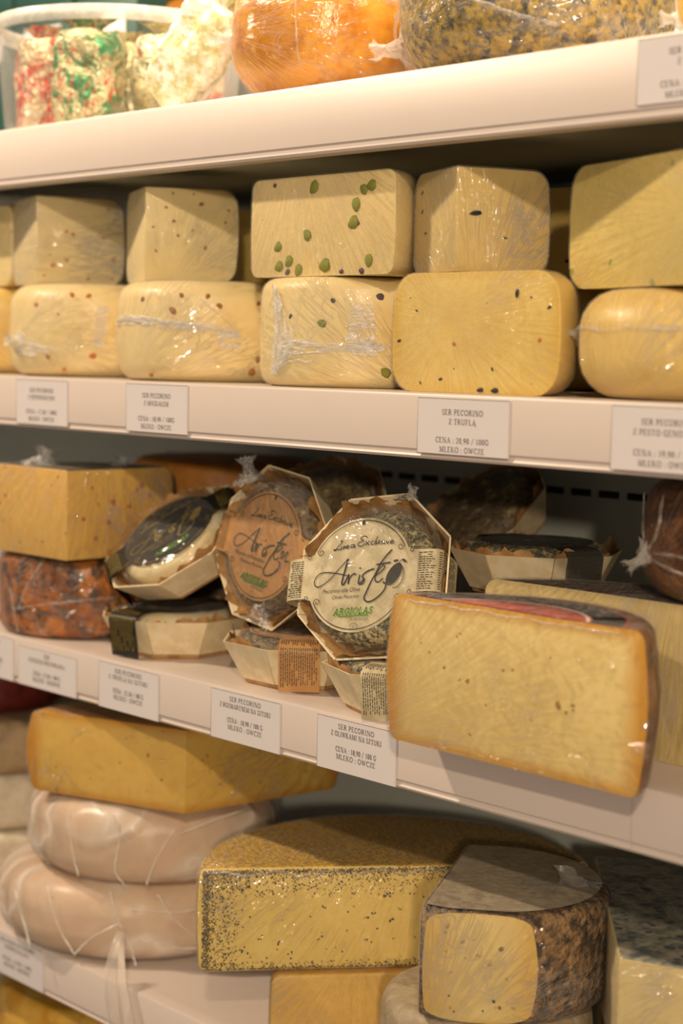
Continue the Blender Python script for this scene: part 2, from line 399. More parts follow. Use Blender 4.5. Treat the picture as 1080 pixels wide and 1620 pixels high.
def film_patch(root, R, A, B, m, seed=0, lift=0.0010, rf=None, name='film_fold'):
    """Folded flap of film lying on a round side, lofted between two (angle, z) paths."""
    a = smooth_path([(x, z, 0) for x, z in A], 10); b = smooth_path([(x, z, 0) for x, z in B], 10); n = min(len(a), len(b)); W = 18; v = []; f = []
    for i in range(n):
        pa = a[int(i * (len(a) - 1) / (n - 1))]; pb = b[int(i * (len(b) - 1) / (n - 1))]
        for j in range(W):
            q = pa.lerp(pb, j / (W - 1)); th = R_(q.x); r = (rf(q.y) if rf else R) + lift + 0.0030 * abs(noise.noise(Vector((i * 0.8, j * 0.7, seed))))
            v.append((math.cos(th) * r, math.sin(th) * r, q.y))
    for i in range(n - 1):
        for j in range(W - 1): f.append((i * W + j, i * W + j + 1, (i + 1) * W + j + 1, (i + 1) * W + j))
    return from_py(name, v, f, [m], root, True)

# ------------------------------------------------------------ lettering (stroke-built roman capitals)
TK, TN = 0.118, 0.062
def arc(cx, cy, rx, ry, a0, a1, n=12):
    return [(cx + rx * math.cos(R_(a0 + (a1 - a0) * i / n)), cy + ry * math.sin(R_(a0 + (a1 - a0) * i / n))) for i in range(n + 1)]
def _v(x, y0=0, y1=1, sf=True, t=TK):
    o = [([(x, y0), (x, y1)], t)]
    if sf:
        if y0 == 0: o.append(([(x - 0.15, TN / 2), (x + 0.15, TN / 2)], TN))
        if y1 == 1: o.append(([(x - 0.15, 1 - TN / 2), (x + 0.15, 1 - TN / 2)], TN))
    return o
def _h(x0, x1, y, t=TN): return [([(x0, y), (x1, y)], t)]
def _d(x0, y0, x1, y1, t=TK): return [([(x0, y0), (x1, y1)], t)]
def _a(*a, t=TK): return [(arc(*a), t)]
def _s(x, y): return [([(x - 0.15, y), (x + 0.15, y)], TN)]
GL = {
 ' ': (0.30, []), ':': (0.30, _h(0.08, 0.22, 0.08, 0.15) + _h(0.08, 0.22, 0.58, 0.15)), ',': (0.26, _d(0.16, 0.1, 0.07, -0.16, 0.11)),
 '/': (0.55, _d(0.06, -0.1, 0.50, 1.05, 0.09)),
 'A': (0.88, _d(0.14, 0.03, 0.44, 0.98, TN) + _d(0.44, 0.98, 0.74, 0.03) + _h(0.24, 0.64, 0.33) + _s(0.14, 0.04) + _s(0.75, 0.04)),
 'B': (0.72, _v(0.17) + _a(0.35, 0.76, 0.22, 0.21, -90, 90) + _a(0.37, 0.28, 0.26, 0.25, -90, 90) + _h(0.17, 0.4, 0.53) + _h(0.17, 0.38, 0.96) + _h(0.17, 0.38, 0.04)),
 'C': (0.76, _a(0.45, 0.5, 0.35, 0.46, 50, 310) + _d(0.69, 0.70, 0.69, 0.95, TN)),
 'D': (0.84, _v(0.17) + _a(0.36, 0.5, 0.36, 0.45, -90, 90) + _h(0.17, 0.38, 0.95) + _h(0.17, 0.38, 0.05)),
 'E': (0.68, _v(0.17) + _h(0.17, 0.58, 0.96) + _h(0.17, 0.48, 0.52) + _h(0.17, 0.62, 0.04) + _d(0.57, 0.80, 0.57, 0.98, TN) + _d(0.61, 0.02, 0.61, 0.22, TN)),
 'F': (0.64, _v(0.17) + _h(0.17, 0.58, 0.96) + _h(0.17, 0.48, 0.50) + _d(0.57, 0.80, 0.57, 0.98, TN)),
 'G': (0.84, _a(0.46, 0.5, 0.36, 0.46, 50, 300) + _v(0.70, 0.08, 0.44, False) + _h(0.54, 0.84, 0.46) + _d(0.70, 0.72, 0.70, 0.95, TN)),
 'H': (0.90, _v(0.18) + _v(0.72) + _h(0.18, 0.72, 0.51)),
 'I': (0.42, _v(0.21)),
 'J': (0.48, _v(0.28, 0.15, 1) + _a(0.13, 0.15, 0.15, 0.2, -110, 0)),
 'K': (0.82, _v(0.17) + _d(0.22, 0.48, 0.62, 0.97, TN) + _d(0.32, 0.56, 0.70, 0.03) + _s(0.66, 0.96) + _s(0.72, 0.04)),
 'L': (0.66, _v(0.17) + _h(0.17, 0.60, 0.04) + _d(0.59, 0.02, 0.59, 0.26, TN)),
 'M': (1.06, _v(0.16, t=TN) + _d(0.18, 0.97, 0.52, 0.06) + _d(0.52, 0.06, 0.86, 0.97, TN) + _v(0.88)),
 'N': (0.92, _v(0.17, t=TN) + _d(0.18, 0.97, 0.74, 0.03) + _v(0.75, t=TN)),
 'O': (0.90, _a(0.45, 0.5, 0.36, 0.46, 0, 360, 20)),
 'P': (0.70, _v(0.17) + _a(0.36, 0.72, 0.24, 0.24, -90, 90) + _h(0.17, 0.38, 0.48) + _h(0.17, 0.38, 0.96)),
 'R': (0.80, _v(0.17) + _a(0.36, 0.74, 0.22, 0.22, -90, 90) + _h(0.17, 0.38, 0.52) + _h(0.17, 0.38, 0.96) + _d(0.36, 0.52, 0.70, 0.03) + _h(0.64, 0.80, 0.04)),
 'S': (0.62, [(arc(0.30, 0.73, 0.20, 0.22, 30, 250) + arc(0.32, 0.27, 0.21, 0.24, 80, -150), TK * 0.85)] + _d(0.52, 0.74, 0.52, 0.95, TN) + _d(0.09, 0.06, 0.09, 0.27, TN)),
 'T': (0.76, _v(0.38, 0, 0.96) + _h(0.06, 0.70, 0.96) + _d(0.07, 0.76, 0.07, 0.98, TN) + _d(0.69, 0.76, 0.69, 0.98, TN) + _s(0.38, 0.04)),
 'U': (0.88, [([(0.18, 0.97), (0.18, 0.32)] + arc(0.44, 0.30, 0.26, 0.26, 180, 360) + [(0.70, 0.97)], TK * 0.9)] + _s(0.18, 0.96) + _s(0.70, 0.96)),
 'V': (0.84, _d(0.12, 0.97, 0.42, 0.04) + _d(0.42, 0.04, 0.72, 0.97, TN) + _s(0.13, 0.96) + _s(0.71, 0.96)),
 'W': (1.16, _d(0.12, 0.97, 0.36, 0.04) + _d(0.36, 0.04, 0.58, 0.95, TN) + _d(0.58, 0.95, 0.80, 0.04) + _d(0.80, 0.04, 1.03, 0.97, TN) + _s(0.13, 0.96) + _s(1.02, 0.96)),
 'Y': (0.80, _d(0.11, 0.97, 0.40, 0.45) + _d(0.40, 0.45, 0.68, 0.97, TN) + _v(0.40, 0, 0.46) + _s(0.12, 0.96) + _s(0.68, 0.96)),
 'Z': (0.70, _h(0.10, 0.60, 0.96) + _d(0.58, 0.95, 0.10, 0.05) + _h(0.10, 0.62, 0.04) + _d(0.11, 0.78, 0.11, 0.98, TN) + _d(0.61, 0.02, 0.61, 0.22, TN)),
 '0': (0.60, _a(0.30, 0.5, 0.20, 0.46, 0, 360, 18)), '1': (0.60, _v(0.32, 0, 0.98, False) + _s(0.32, 0.04) + _d(0.32, 0.95, 0.14, 0.82, TN)),
 '2': (0.60, [(arc(0.29, 0.72, 0.20, 0.24, 160, -30) + [(0.12, 0.06)], TK * 0.85)] + _h(0.08, 0.52, 0.05, 0.1)),
 '3': (0.60, _a(0.26, 0.74, 0.19, 0.21, 140, -90) + _a(0.26, 0.28, 0.23, 0.25, 90, -140)),
 '5': (0.60, _a(0.25, 0.32, 0.24, 0.28, 110, -140) + _v(0.16, 0.56, 0.96, False, TN) + _h(0.14, 0.5, 0.94, 0.1)),
 '7': (0.60, _h(0.08, 0.52, 0.94, 0.1) + _d(0.50, 0.92, 0.22, 0.0)),
 '8': (0.60, _a(0.30, 0.73, 0.17, 0.22, 0, 360, 16) + _a(0.30, 0.26, 0.21, 0.24, 0, 360, 16)),
 '9': (0.60, _a(0.29, 0.68, 0.20, 0.28, 0, 360, 16) + [([(0.49, 0.68), (0.46, 0.35), (0.34, 0.12), (0.16, 0.04)], TK * 0.8)]),
}
GL['\u0141'] = (GL['L'][0], GL['L'][1] + _d(0.02, 0.42, 0.40, 0.62, TN))
GL['\u0104'] = (GL['A'][0], GL['A'][1] + [([(0.80, 0.02), (0.70, -0.14), (0.78, -0.22), (0.88, -0.18)], TN)])
GL['6'] = (0.60, [([(0.60 - x, 1 - y) for x, y in p], t) for p, t in GL['9'][1]])
GL['4'] = (0.60, _v(0.40, 0, 0.96, False) + _h(0.06, 0.56, 0.28) + _d(0.40, 0.95, 0.08, 0.28, TN))
def text_strokes(s, cap, cx, y, squeeze=1.0, shear=0.0, bold=None, gap=0.09):
    """Strokes for a centred line of capitals of height `cap` whose baseline is at y."""
    wtot = sum(GL[c][0] + gap for c in s) - gap; x = cx - wtot * cap * squeeze / 2; out = []
    for c in s:
        gw, st = GL[c]
        for P, t in st: out.append(([(x + (px + py * shear) * cap * squeeze, y + py * cap) for px, py in P], (bold or t) * cap))
        x += (gw + gap) * cap * squeeze
    return out

# ------------------------------------------------------------ the cabinet
Z1, Z2, Z3, Z4, Z5 = 1.644, 1.400, 1.1375, 0.828, 0.520
YB = 0.38
tag(box_obj('floor', (-1.9, -2.2, -0.05), (1.6, YB + 0.06, 0.0), mat_plain('grey_floor_tile', '8a8178', 0.5)), 'grey shop floor below the cabinet', None, kind='structure')
wall = tag(box_obj('wall_back', (-1.9, YB, 0.0), (1.6, YB + 0.05, 2.25), MT['wall']), 'dark grey back panel of the shelf cabinet with punched slots', None, kind='structure')
def add_slots(zc, x0, x1):
    sm = None; x = x0
    while x < x1:
        if sm is None:
            o = box_obj('slot', (-0.0125, -0.0012, -0.0035), (0.0125, 0.002, 0.0035), MT['slot'], wall, 0.001); sm = o.data
        else:
            o = bpy.data.objects.new('slot', sm); col.objects.link(o); o.parent = wall
        o.location = (x, YB, zc); x += 0.0345
add_slots(1.2985, -0.72, 0.36)
def shelf(zt, zb, label, seams):
    root = empty('display_shelf', (0, 0, 0), label, 'shelf', 'white display shelves')
    dk = box_obj('deck', (-1.8, 0.018, zt - 0.006), (1.5, YB, zt), MT['white'], root)
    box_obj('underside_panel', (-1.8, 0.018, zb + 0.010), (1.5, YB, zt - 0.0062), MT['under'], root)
    prof = [(0.0178, zt), (0.0035, zt), (0.0012, zt - 0.0008), (0, zt - 0.003), (0, zb + 0.0075), (0.0016, zb + 0.006), (0.0016, zb + 0.0035), (0.0006, zb + 0.002), (0.0022, zb), (0.0178, zb)]
    xs = [-1.8] + seams + [1.5]
    for a, b in zip(xs, xs[1:]): extrude_x('front_rail', prof, a + 0.0003, b - 0.0003, MT['white'], root)
    return root
shelf(Z1, 1.588, 'white shelf carrying the clear tub and the orange smoked cheese', [-0.515])
shelf(Z2, 1.350, 'white shelf carrying two-high rows of pale pecorino cheeses', [])
shelf(Z3, 1.090, 'white shelf carrying the boxed round cheeses and the big wedge with red label', [0.303])
shelf(Z4, 0.780, 'white shelf carrying the film-wrapped wheels and the peppercorn half wheel', [])
shelf(Z5, 0.470, 'lowest white shelf under the one with the film-wrapped wheels', [])

# price tags: lines of text on a white card
def price_tag(x0, x1, z0, z1, lines, label, caps=0.0042):
    root = empty('price_tag', ((x0 + x1) / 2, 0, z0), label, 'price tag', 'paper price tags on the shelf fronts')
    hw = (x1 - x0) / 2; h = z1 - z0
    box_obj('card', (-hw, -0.0009, 0), (hw, -0.0001, h), MT['card'], root)
    v, f = ribbon2d([([(-hw, 0.0001), (hw, 0.0001), (hw, h), (-hw, h), (-hw, 0.0001)], 0.00035)], 1)
    st = []
    for s, dz in lines: st += text_strokes(s, caps, 0, h - dz - caps, 0.90 if len(s) > 19 else 1.06)
    v2, f2 = ribbon2d(st, 1)
    stand = lambda V: [(x, -0.00115, y) for x, y, _ in V]
    from_py('border', stand(v), f, [MT['greyink']], root)
    from_py('lettering', stand(v2), f2, [MT['ink']], root)
def four(a, b, c, d='MLEKO : OWCZE', t=0.0040, p=0.0062):
    return [(a, t), (b, t + p), (c, t + 3 * p), (d, t + 4 * p)]
SP = 'SER PECORINO'
price_tag(-0.020, 0.0725, 1.0905, 1.1340, four(SP, 'Z OLIWKAMI NA SZTUKI', 'CENA : 18,90 / 100 G'), 'price tag reading Z OLIWKAMI NA SZTUKI')
price_tag(-0.160, -0.067, 1.0910, 1.1345, four(SP, 'Z ROZMARYNEM NA SZTUKI', 'CENA : 18,90 / 100 G'), 'price tag reading Z ROZMARYNEM NA SZTUKI')
price_tag(-0.331, -0.237, 1.0905, 1.1340, four(SP, 'Z TRUFL\u0104 NA SZTUKI', 'CENA : 22,50 / 100 G'), 'price tag reading Z TRUFL\u0104 NA SZTUKI')
price_tag(-0.472, -0.369, 1.0910, 1.1300, four('SER', 'KOZIEGO PRZYPRAWA', 'CENA : 17,50 / 100 G', 'MLEKO : KROWIE', 0.0035), 'price tag under the dark brown spiced cheese, reading SER')
price_tag(-0.575, -0.481, 1.0910, 1.1345, four(SP, 'Z CHILLI', 'CENA : 17,50 / 100G'), 'price tag at the row end, next to the one reading SER')
price_tag(-0.477, -0.387, 1.3530, 1.3970, four(SP, 'Z PEPERONCINO', 'CENA : 17,30 / 100G', t=0.0080, p=0.0070), 'price tag reading Z PEPERONCINO')
price_tag(-0.291, -0.199, 1.3540, 1.3975, four(SP, 'Z MIGDA\u0141EM', 'CENA : 18,90 / 100G', t=0.0080, p=0.0070), 'price tag reading Z MIGDA\u0141EM')
price_tag(0.0875, 0.181, 1.3545, 1.3965, four(SP, 'Z TRUFL\u0104', 'CENA : 20,90 / 100G', t=0.0080, p=0.0070), 'price tag reading Z TRUFL\u0104 at 20,90')
price_tag(0.275, 0.368, 1.3530, 1.3970, four(SP, 'Z PESTO GENOVESE', 'CENA : 19,90 / 100G', t=0.0080, p=0.0070), 'price tag reading Z PESTO GENOVESE')
price_tag(0.287, 0.380, 1.5975, 1.6410, four(SP, 'Z TRUFL\u0104', 'CENA : 19,50 / 100G', t=0.0080, p=0.0070), 'price tag on the shelf of the orange smoked cheese')
price_tag(-0.520, -0.424, 0.7820, 0.8250, four('SER PODPUSZCZKOWY', 'DOJRZEWAJACY', 'CENA : 12,90 / 100G', 'MLEKO : KROWIE'), 'price tag below the film-wrapped wheels')

# ------------------------------------------------------------ shelf with the pecorino rows
paleA, paleB = 'f3dc9a', 'e8cc84'
M_peper = mat_paste('pecorino_chilli_paste', paleA, 'ead8a0', 0.05, 60, [('c9762a', 120, 0.20, 0.10), ('a8502a', 160, 0.16, 0.06)])
M_almond = mat_paste('pecorino_almond_paste', paleA, 'e9d8a4', 0.05, 60, [('a8713c', 110, 0.18, 0.06)])
M_pist = mat_paste('pecorino_pistachio_paste', 'f0d99c', 'e8ce8c', 0.0, 60, [('8f7a86', 150, 0.14, 0.05)])
M_truf = mat_paste('pecorino_truffle_paste', 'f0d580', 'e6c66a', 0.0, 60, [('5a4a34', 150, 0.09, 0.05)], edge=(0.084, 0.0925, 0.012, 'e4c05c'))
M_pesto = mat_paste('pecorino_pesto_paste', 'efd986', 'e3c86c', 0.0, 60, [('a9ac50', 60, 0.22, 0.12)])
def rindm(n, a, b): return mat_rind(n, [a, b, a], 16, 0.4, 0.18, 120, dist=0.003)
RW = rindm('ivory_waxy_rind', 'f5dfa4', 'edd290'); RY = rindm('yellow_waxy_rind', 'f0d07a', 'e5c062'); RP = rindm('pesto_rind', 'edd684', 'e1c46c')
def fm(name, fan, **k): return mat_film(name, fan, **k)
F_up = [fm('film_fan_a', (-0.07, 0, -0.01), freq=22, streak=0.20), fm('film_fan_b', (0.10, 0, -0.02), freq=18, streak=0.16), fm('film_fan_c', (0, -0.1, 0.05), freq=14, streak=0.16)]
UR = 1.4925
# bottom row: whole small wheels and one half wheel
SIDE = 'small pecorino wheels and pieces in the two-high rows'
L1 = cheese('pecorino_cheese', 'ivory pecorino wheel dotted with orange chilli flakes, film knotted at its side', 'cheese', (-0.480, 0.097, Z2), 0.085, 0.092, [], RW, RW, 0.018, 0.003, F_up[2], SIDE, 1)
bits_on_wheel(L1, 'chilli_flake', MT['chilli'], 0.0870, [(-78, .0707), (-60, .0612, 1.3), (-47, .051), (-51, .081), (-40, .080), (-42, .038), (-41, .0272), (-37, .0217, 1.5), (-40, .059, .7), (-29, .0268, .7), (-23, .059, 1.3), (-68, .0195), (-56, .008, .8)], 0.0028)
tuft(L1, (0.086 * math.cos(R_(-98)), 0.086 * math.sin(R_(-98)), 0.034), (-0.25, -1, 0.1), 0.014, seed=3, ln=0.7)
for s, p in enumerate(([(-60, .082), (-76, .0628), (-90, .045)], [(-92, .0315), (-61, .0271), (-43, .0116), (-32, .006)], [(-85, .0255), (-61, .0259), (-35, .0341)])): crease_wheel(L1, 0.0878, p, 0.0011, 0.0018, seed=s)
L2 = cheese('pecorino_cheese', 'ivory pecorino wheel with brown almond bits, crossed by one long film seam', 'cheese', (-0.292, 0.097, Z2), 0.085, 0.0920, [], RW, RW, 0.016, 0.003, F_up[0], SIDE, 2)
bits_on_wheel(L2, 'almond_bit', MT['nut'], 0.0870, [(-84, .0747), (-61, .0639, 2.0), (-33, .0692, 1.2), (-8, .0725), (-6, .0619), (-12, .0101, 1.5), (-76, .006), (-8, .0217, 1.3), (-56, .0783), (-40, .0778)], 0.0026)
for s, (p, wd) in enumerate((([(-121, .0544), (-88, .0564), (-59, .0521), (-35, .0483), (-19, .0408), (-16, .0352)], 0.0020), ([(-48, .080), (-36, .0652), (-19, .0431)], 0.0010), ([(-49, .0103), (-36, .0221), (-24, .0304)], 0.0010))): crease_wheel(L2, 0.0878, p, wd, wd * 1.3, seed=s + 4)
L3 = cheese('pecorino_cheese', 'ivory pecorino wheel with a few green pistachios and shiny folded film corner', 'cheese', (-0.082, 0.097, Z2), 0.085, 0.0920, [], RW, RW, 0.012, 0.002, F_up[1], SIDE, 3)
bits_on_wheel(L3, 'pistachio', MT['pistachio'], 0.0862, [(-65, .0529, 1.0), (-29, .0137, 1.1)], 0.0044)
bits_on_wheel(L3, 'purple_shell_bit', MT['purple'], 0.0862, [(-59, .0717), (-33, .0755, 1.5), (-86, .0587, 1.1)], 0.0024)
for s, (p, wd) in enumerate((([(-101, .084), (-97, .057), (-90, .0412), (-85, .0378)], 0.0018), ([(-85, .0378), (-66, .0347), (-54, .0316), (-37, .0329), (-24, .0351)], 0.0022), ([(-85, .0378), (-87, .0273), (-94, .0131)], 0.0030), ([(-100, .0129), (-84, .0212), (-72, .0207), (-67, .0278), (-63, .0339)], 0.0020), ([(-85, .0378), (-71, .0415), (-59, .0624)], 0.0010), ([(-95, .06), (-92, .034), (-97, .012)], 0.0024))): crease_wheel(L3, 0.0866, p, wd, wd * 1.2, seed=s + 9)
film_patch(L3, 0.0866, [(-102, .086), (-100, .06), (-101, .035), (-103, .010)], [(-99, .086), (-88, .058), (-82, .038), (-96, .010)], MT['streak_v'], 3)
film_patch(L3, 0.0866, [(-98, .016), (-80, .026), (-60, .029), (-30, .031)], [(-94, .038), (-78, .040), (-58, .037), (-30, .038)], MT['streak_h'], 4)
film_patch(L3, 0.0866, [(-52, .028), (-50, .05), (-48, .070)], [(-34, .026), (-35, .05), (-38, .070)], MT['streak_h'], 5)
film_patch(L2, 0.0878, [(-121, .050), (-88, .052), (-59, .047), (-35, .043), (-22, .038)], [(-121, .058), (-88, .060), (-59, .055), (-35, .052), (-20, .046)], MT['streak_h'], 6)
film_patch(L2, 0.0878, [(-34, .034), (-28, .03), (-20, .03)], [(-34, .046), (-28, .046), (-20, .042)], MT['streak_h'], 7)
film_patch(L1, 0.0878, [(-96, .046), (-80, .036), (-64, .028)], [(-96, .022), (-80, .020), (-64, .024)], MT['streak_h'], 8)
film_patch(L1, 0.0878, [(-37, .030), (-36, .05), (-35, .072)], [(-30, .030), (-28, .05), (-27, .070)], MT['streak_h'], 9)
L4 = cheese('half_pecorino', 'half pecorino wheel with dark truffle specks, cut face forward, above the 20,90 tag', 'cheese', (0.113, 0.018, Z2), 0.084, 0.0925, [(-90, -0.012)], RY, M_truf, 0.018, 0.004, fm('film_l4', (0.0, -0.03, 0.058), freq=26, streak=0.22), SIDE, 4)
bits_on_face(L4, 'truffle_bit', MT['truffle'], -90, -0.012, [(-.0601, .0633, .7), (-.0789, .0396), (.0447, .0757, 1.6, 1.4), (.0765, .0651), (.0585, .0726, .6), (-.0323, .0102), (.0217, .019, .8), (-.0543, .0069, .7), (.01, .003, 1.6, 0), (.025, .003, 1.8, 0)], 0.0022, asp=0.5)
bits_on_face(L4, 'chilli_flake', MT['chilli'], -90, -0.012, [(-.0188, .0376), (.0679, .0412)], 0.0020)
L5 = cheese('pecorino_cheese', 'plump pecorino wheel belted by a film fold, below the pesto-coloured half wheel', 'cheese', (0.2765, 0.099, Z2), 0.085, 0.0785, [], RY, RY, 0.026, 0.004, F_up[0], SIDE, 5)
crease_wheel(L5, 0.0885, [(-150, .049), (-125, .0501), (-103, .0479), (-86, .0507), (-63, .0492), (-20, .05)], 0.0030, 0.0034, seed=31)
tuft(L5, (0.087 * math.cos(R_(-146)), 0.087 * math.sin(R_(-146)), 0.046), (-0.8, -0.45, 0.1), 0.009, seed=9, m=MT['crease'])
L0 = cheese('pecorino_cheese', 'plain pecorino wheel past the chilli-dotted one at the row end', 'cheese', (-0.668, 0.10, Z2), 0.085, 0.092, [], RY, RY, 0.018, 0.003, F_up[1], SIDE, 6)
# upper row
U0 = cheese('quarter_pecorino', 'quarter pecorino with orange chilli flecks on top of the chilli-dotted wheel', 'cheese', (-0.490, 0.030, UR), 0.090, 0.088, [(-18, 0), (-108, 0)], RY, M_peper, 0.014, 0.003, fm('film_u0', (-0.12, -0.02, 0.03), freq=24, streak=0.34, gloss=0.5, bump=0.9), SIDE, 7, bev=0.004)
bits_on_face(U0, 'chilli_flake', MT['chilli'], -18, 0, [(.0313, .0536, .8), (.0379, .0511), (.0697, .0488), (.0806, .027, 1.2), (.0315, .025), (.0172, .0194, 1.2), (.0541, .0068), (.0748, .0778, .7)], 0.0024)
U1 = cheese('quarter_pecorino', 'quarter pecorino with brown almond bits on top of the almond wheel', 'cheese', (-0.306, 0.030, UR), 0.086, 0.0865, [(-24.8, 0), (-114.8, 0)], RY, M_almond, 0.014, 0.003, fm('film_u1', (0.02, 0, -0.01), freq=20, streak=0.18), SIDE, 8)
bits_on_face(U1, 'almond_bit', MT['nut'], -24.8, 0, [(.053, .073, 1.5), (.0456, .082, .7), (.0765, .0568, .9, 1.4), (.0268, .0562, 1.2, 0), (.0449, .0484, .7), (.0073, .0501, .8), (.0312, .0429), (.0572, .0324, 1.3), (.0099, .0281, .9), (.0194, .0687)], 0.0018, asp=0.6)
U2 = cheese('half_pecorino', 'half pecorino wheel studded with green pistachios across its cut face', 'cheese', (-0.063, 0.015, UR), 0.0885, 0.083, [(-90, -0.015)], RW, M_pist, 0.008, 0.002, fm('film_u2', (-0.01, -0.02, 0.13), freq=30, streak=0.24), SIDE, 10)
bits_on_face(U2, 'pistachio', MT['pistachio'], -90, -0.015, [(-.0076, .0735, 1.25), (.0528, .0685), (.0618, .0712, 1.1), (.0437, .057, 1.2, 1.5), (.0411, .0424, 1.3, .3), (-.0155, .0341, 1.1), (-.0527, .0254, 1.0), (-.0381, .013, 1.1), (-.0509, .0088, 1.1), (-.0257, .0055, 1.1), (.0074, .0085, 1.4, 0), (.06, .0115, 1.1, 1.4)], 0.0050, asp=0.8)
bits_on_face(U2, 'purple_shell_bit', MT['purple'], -90, -0.015, [(-.0581, .0775, 1.1, 0), (.0517, .003, 1.5), (-.0398, .004, 1.5), (.0276, .003, 1.2, 0), (-.0125, .0335, 1), (.046, .0415, 1.1)], 0.0022)
U3 = cheese('quarter_pecorino', 'quarter pecorino with one dark truffle streak, corner forward, on the truffle half wheel', 'cheese', (0.093, 0.030, UR + 0.0004), 0.078, 0.080, [(-21.7, 0), (-111.7, 0)], RY, M_truf, 0.012, 0.003, fm('film_u3', (0.03, -0.02, -0.04), freq=20, streak=0.30, gloss=0.5, bump=0.9), SIDE, 11)
bits_on_face(U3, 'truffle_bit', MT['truffle'], -21.7, 0, [(.0165, .0452, 2.4, 0.1), (.0421, .0273, 1.0)], 0.0024, asp=0.35)
bits_on_face(U3, 'truffle_bit', MT['truffle'], -111.7, 0, [(-.0655, .0647), (-.0644, .0497), (-.0574, .0322)], 0.0022, asp=0.5)
U4 = cheese('half_pecorino', 'large half pecorino wheel of pale green-yellow paste above the film-belted wheel', 'cheese', (0.268, 0.046, 1.4795), 0.092, 0.090, [(-108, 0.008)], RP, M_pesto, 0.016, 0.004, fm('film_u4', (0.09, -0.05, 0.05), freq=24, streak=0.22), SIDE, 12)
U0b = cheese('half_pecorino', 'half pecorino wheel on the plain wheel at the row end', 'cheese', (-0.670, 0.06, UR), 0.085, 0.086, [(-90, 0.0)], RY, M_peper, 0.014, 0.003, F_up[0], SIDE, 13)
# second row behind
for i, (x, wh) in enumerate(((-0.56, 'the gap by the plain wheel'), (-0.385, 'the chilli-flecked stack'), (-0.205, 'the almond stack'), (-0.02, 'the pistachio stack'), (0.155, 'the truffle stack'), (0.33, 'the pesto-coloured half'))):
    cheese('pecorino_cheese', 'rear-row pecorino wheel under a half, behind ' + wh, 'cheese', (x, 0.284, Z2), 0.084, 0.092, [], RY, RY, 0.016, 0.003, None, 'rear row pecorino wheels', 20 + i)
    q = cheese('half_pecorino', 'dark-specked half pecorino on a rear-row wheel, behind ' + wh, 'cheese', (x + 0.01, 0.262, UR), 0.083, 0.084, [(-90, 0.03)], RY, M_truf, 0.014, 0.003, None, 'rear row pecorino halves', 30 + i)
    bits_on_face(q, 'truffle_bit', MT['truffle'], -90, 0.03, [(0.02, .05), (0.045, .02, 1.4, 0), (0.055, .021, 1.2, 0), (-0.03, .06), (0.06, .055)], 0.0026, asp=0.5)

# ------------------------------------------------------------ boxed round cheeses (board tray, paper liner, sleeve label)
# label print in disc units (disc radius = 1)
ARI = {
  'swash': [(-0.217, -0.01), (-0.359, 0.029), (-0.543, 0.065), (-0.71, 0.073), (-0.807, 0.02), (-0.856, -0.078), (-0.818, -0.161), (-0.719, -0.161), (-0.557, -0.059), (-0.4, 0.108), (-0.224, 0.288)],
  'A2': [(-0.224, 0.288), (-0.263, 0.108), (-0.304, -0.088), (-0.302, -0.151), (-0.266, -0.155), (-0.221, -0.069), (-0.184, 0.014)],
  'r': [(-0.184, 0.014), (-0.182, -0.073), (-0.182, -0.155), (-0.167, -0.073), (-0.123, -0.002), (-0.074, 0.016), (-0.05, -0.01)],
  'i': [(0.029, -0.01), (0.015, -0.098), (0.015, -0.155), (0.061, -0.143), (0.109, -0.088)],
  'dot': [(0.011, 0.098), (0.034, 0.116)],
  's': [(0.293, 0.078), (0.166, 0.039), (0.078, -0.033), (0.123, -0.098), (0.095, -0.167), (0.021, -0.178)],
  't': [(0.609, 0.388), (0.503, 0.284), (0.404, 0.147), (0.332, -0.01), (0.255, -0.147), (0.186, -0.314), (0.15, -0.422), (0.224, -0.492), (0.362, -0.453), (0.508, -0.327), (0.545, -0.21), (0.484, -0.167)],
  'bar': [(0.334, 0.145), (0.601, 0.167)],
  'e': [(0.34, -0.043), (0.439, 0.02), (0.496, 0.092), (0.458, 0.124), (0.384, 0.049), (0.329, -0.069), (0.348, -0.147), (0.415, -0.153), (0.481, -0.098)],
}
LINEA = [
  [(-0.41, 0.604), (-0.378, 0.625), (-0.392, 0.575), (-0.45, 0.516), (-0.5, 0.451), (-0.531, 0.469), (-0.465, 0.469), (-0.394, 0.465)],
  [(-0.374, 0.52), (-0.384, 0.471), (-0.36, 0.473)],
  [(-0.341, 0.52), (-0.342, 0.471), (-0.31, 0.52), (-0.299, 0.475)],
  [(-0.281, 0.49), (-0.236, 0.52), (-0.276, 0.522), (-0.273, 0.476), (-0.223, 0.484)],
  [(-0.128, 0.529), (-0.19, 0.529), (-0.194, 0.484), (-0.143, 0.5), (-0.126, 0.531), (-0.135, 0.484), (-0.103, 0.49)],
  [(0.112, 0.645), (0.041, 0.669), (-0.02, 0.629), (0.038, 0.59), (-0.047, 0.559), (-0.057, 0.51), (0.012, 0.496), (0.076, 0.539)],
  [(0.082, 0.569), (0.116, 0.539), (0.156, 0.502)],
  [(0.162, 0.575), (0.08, 0.504)],
  [(0.241, 0.569), (0.198, 0.561), (0.195, 0.512), (0.245, 0.512)],
  [(0.31, 0.645), (0.261, 0.522), (0.289, 0.506)],
  [(0.293, 0.569), (0.288, 0.518), (0.325, 0.52), (0.348, 0.569), (0.35, 0.508)],
  [(0.417, 0.559), (0.386, 0.547), (0.417, 0.512), (0.371, 0.5)],
  [(0.45, 0.559), (0.443, 0.506), (0.471, 0.506)],
  [(0.486, 0.555), (0.508, 0.5), (0.54, 0.549)],
  [(0.557, 0.516), (0.617, 0.539), (0.582, 0.549), (0.564, 0.502), (0.641, 0.504)],
]
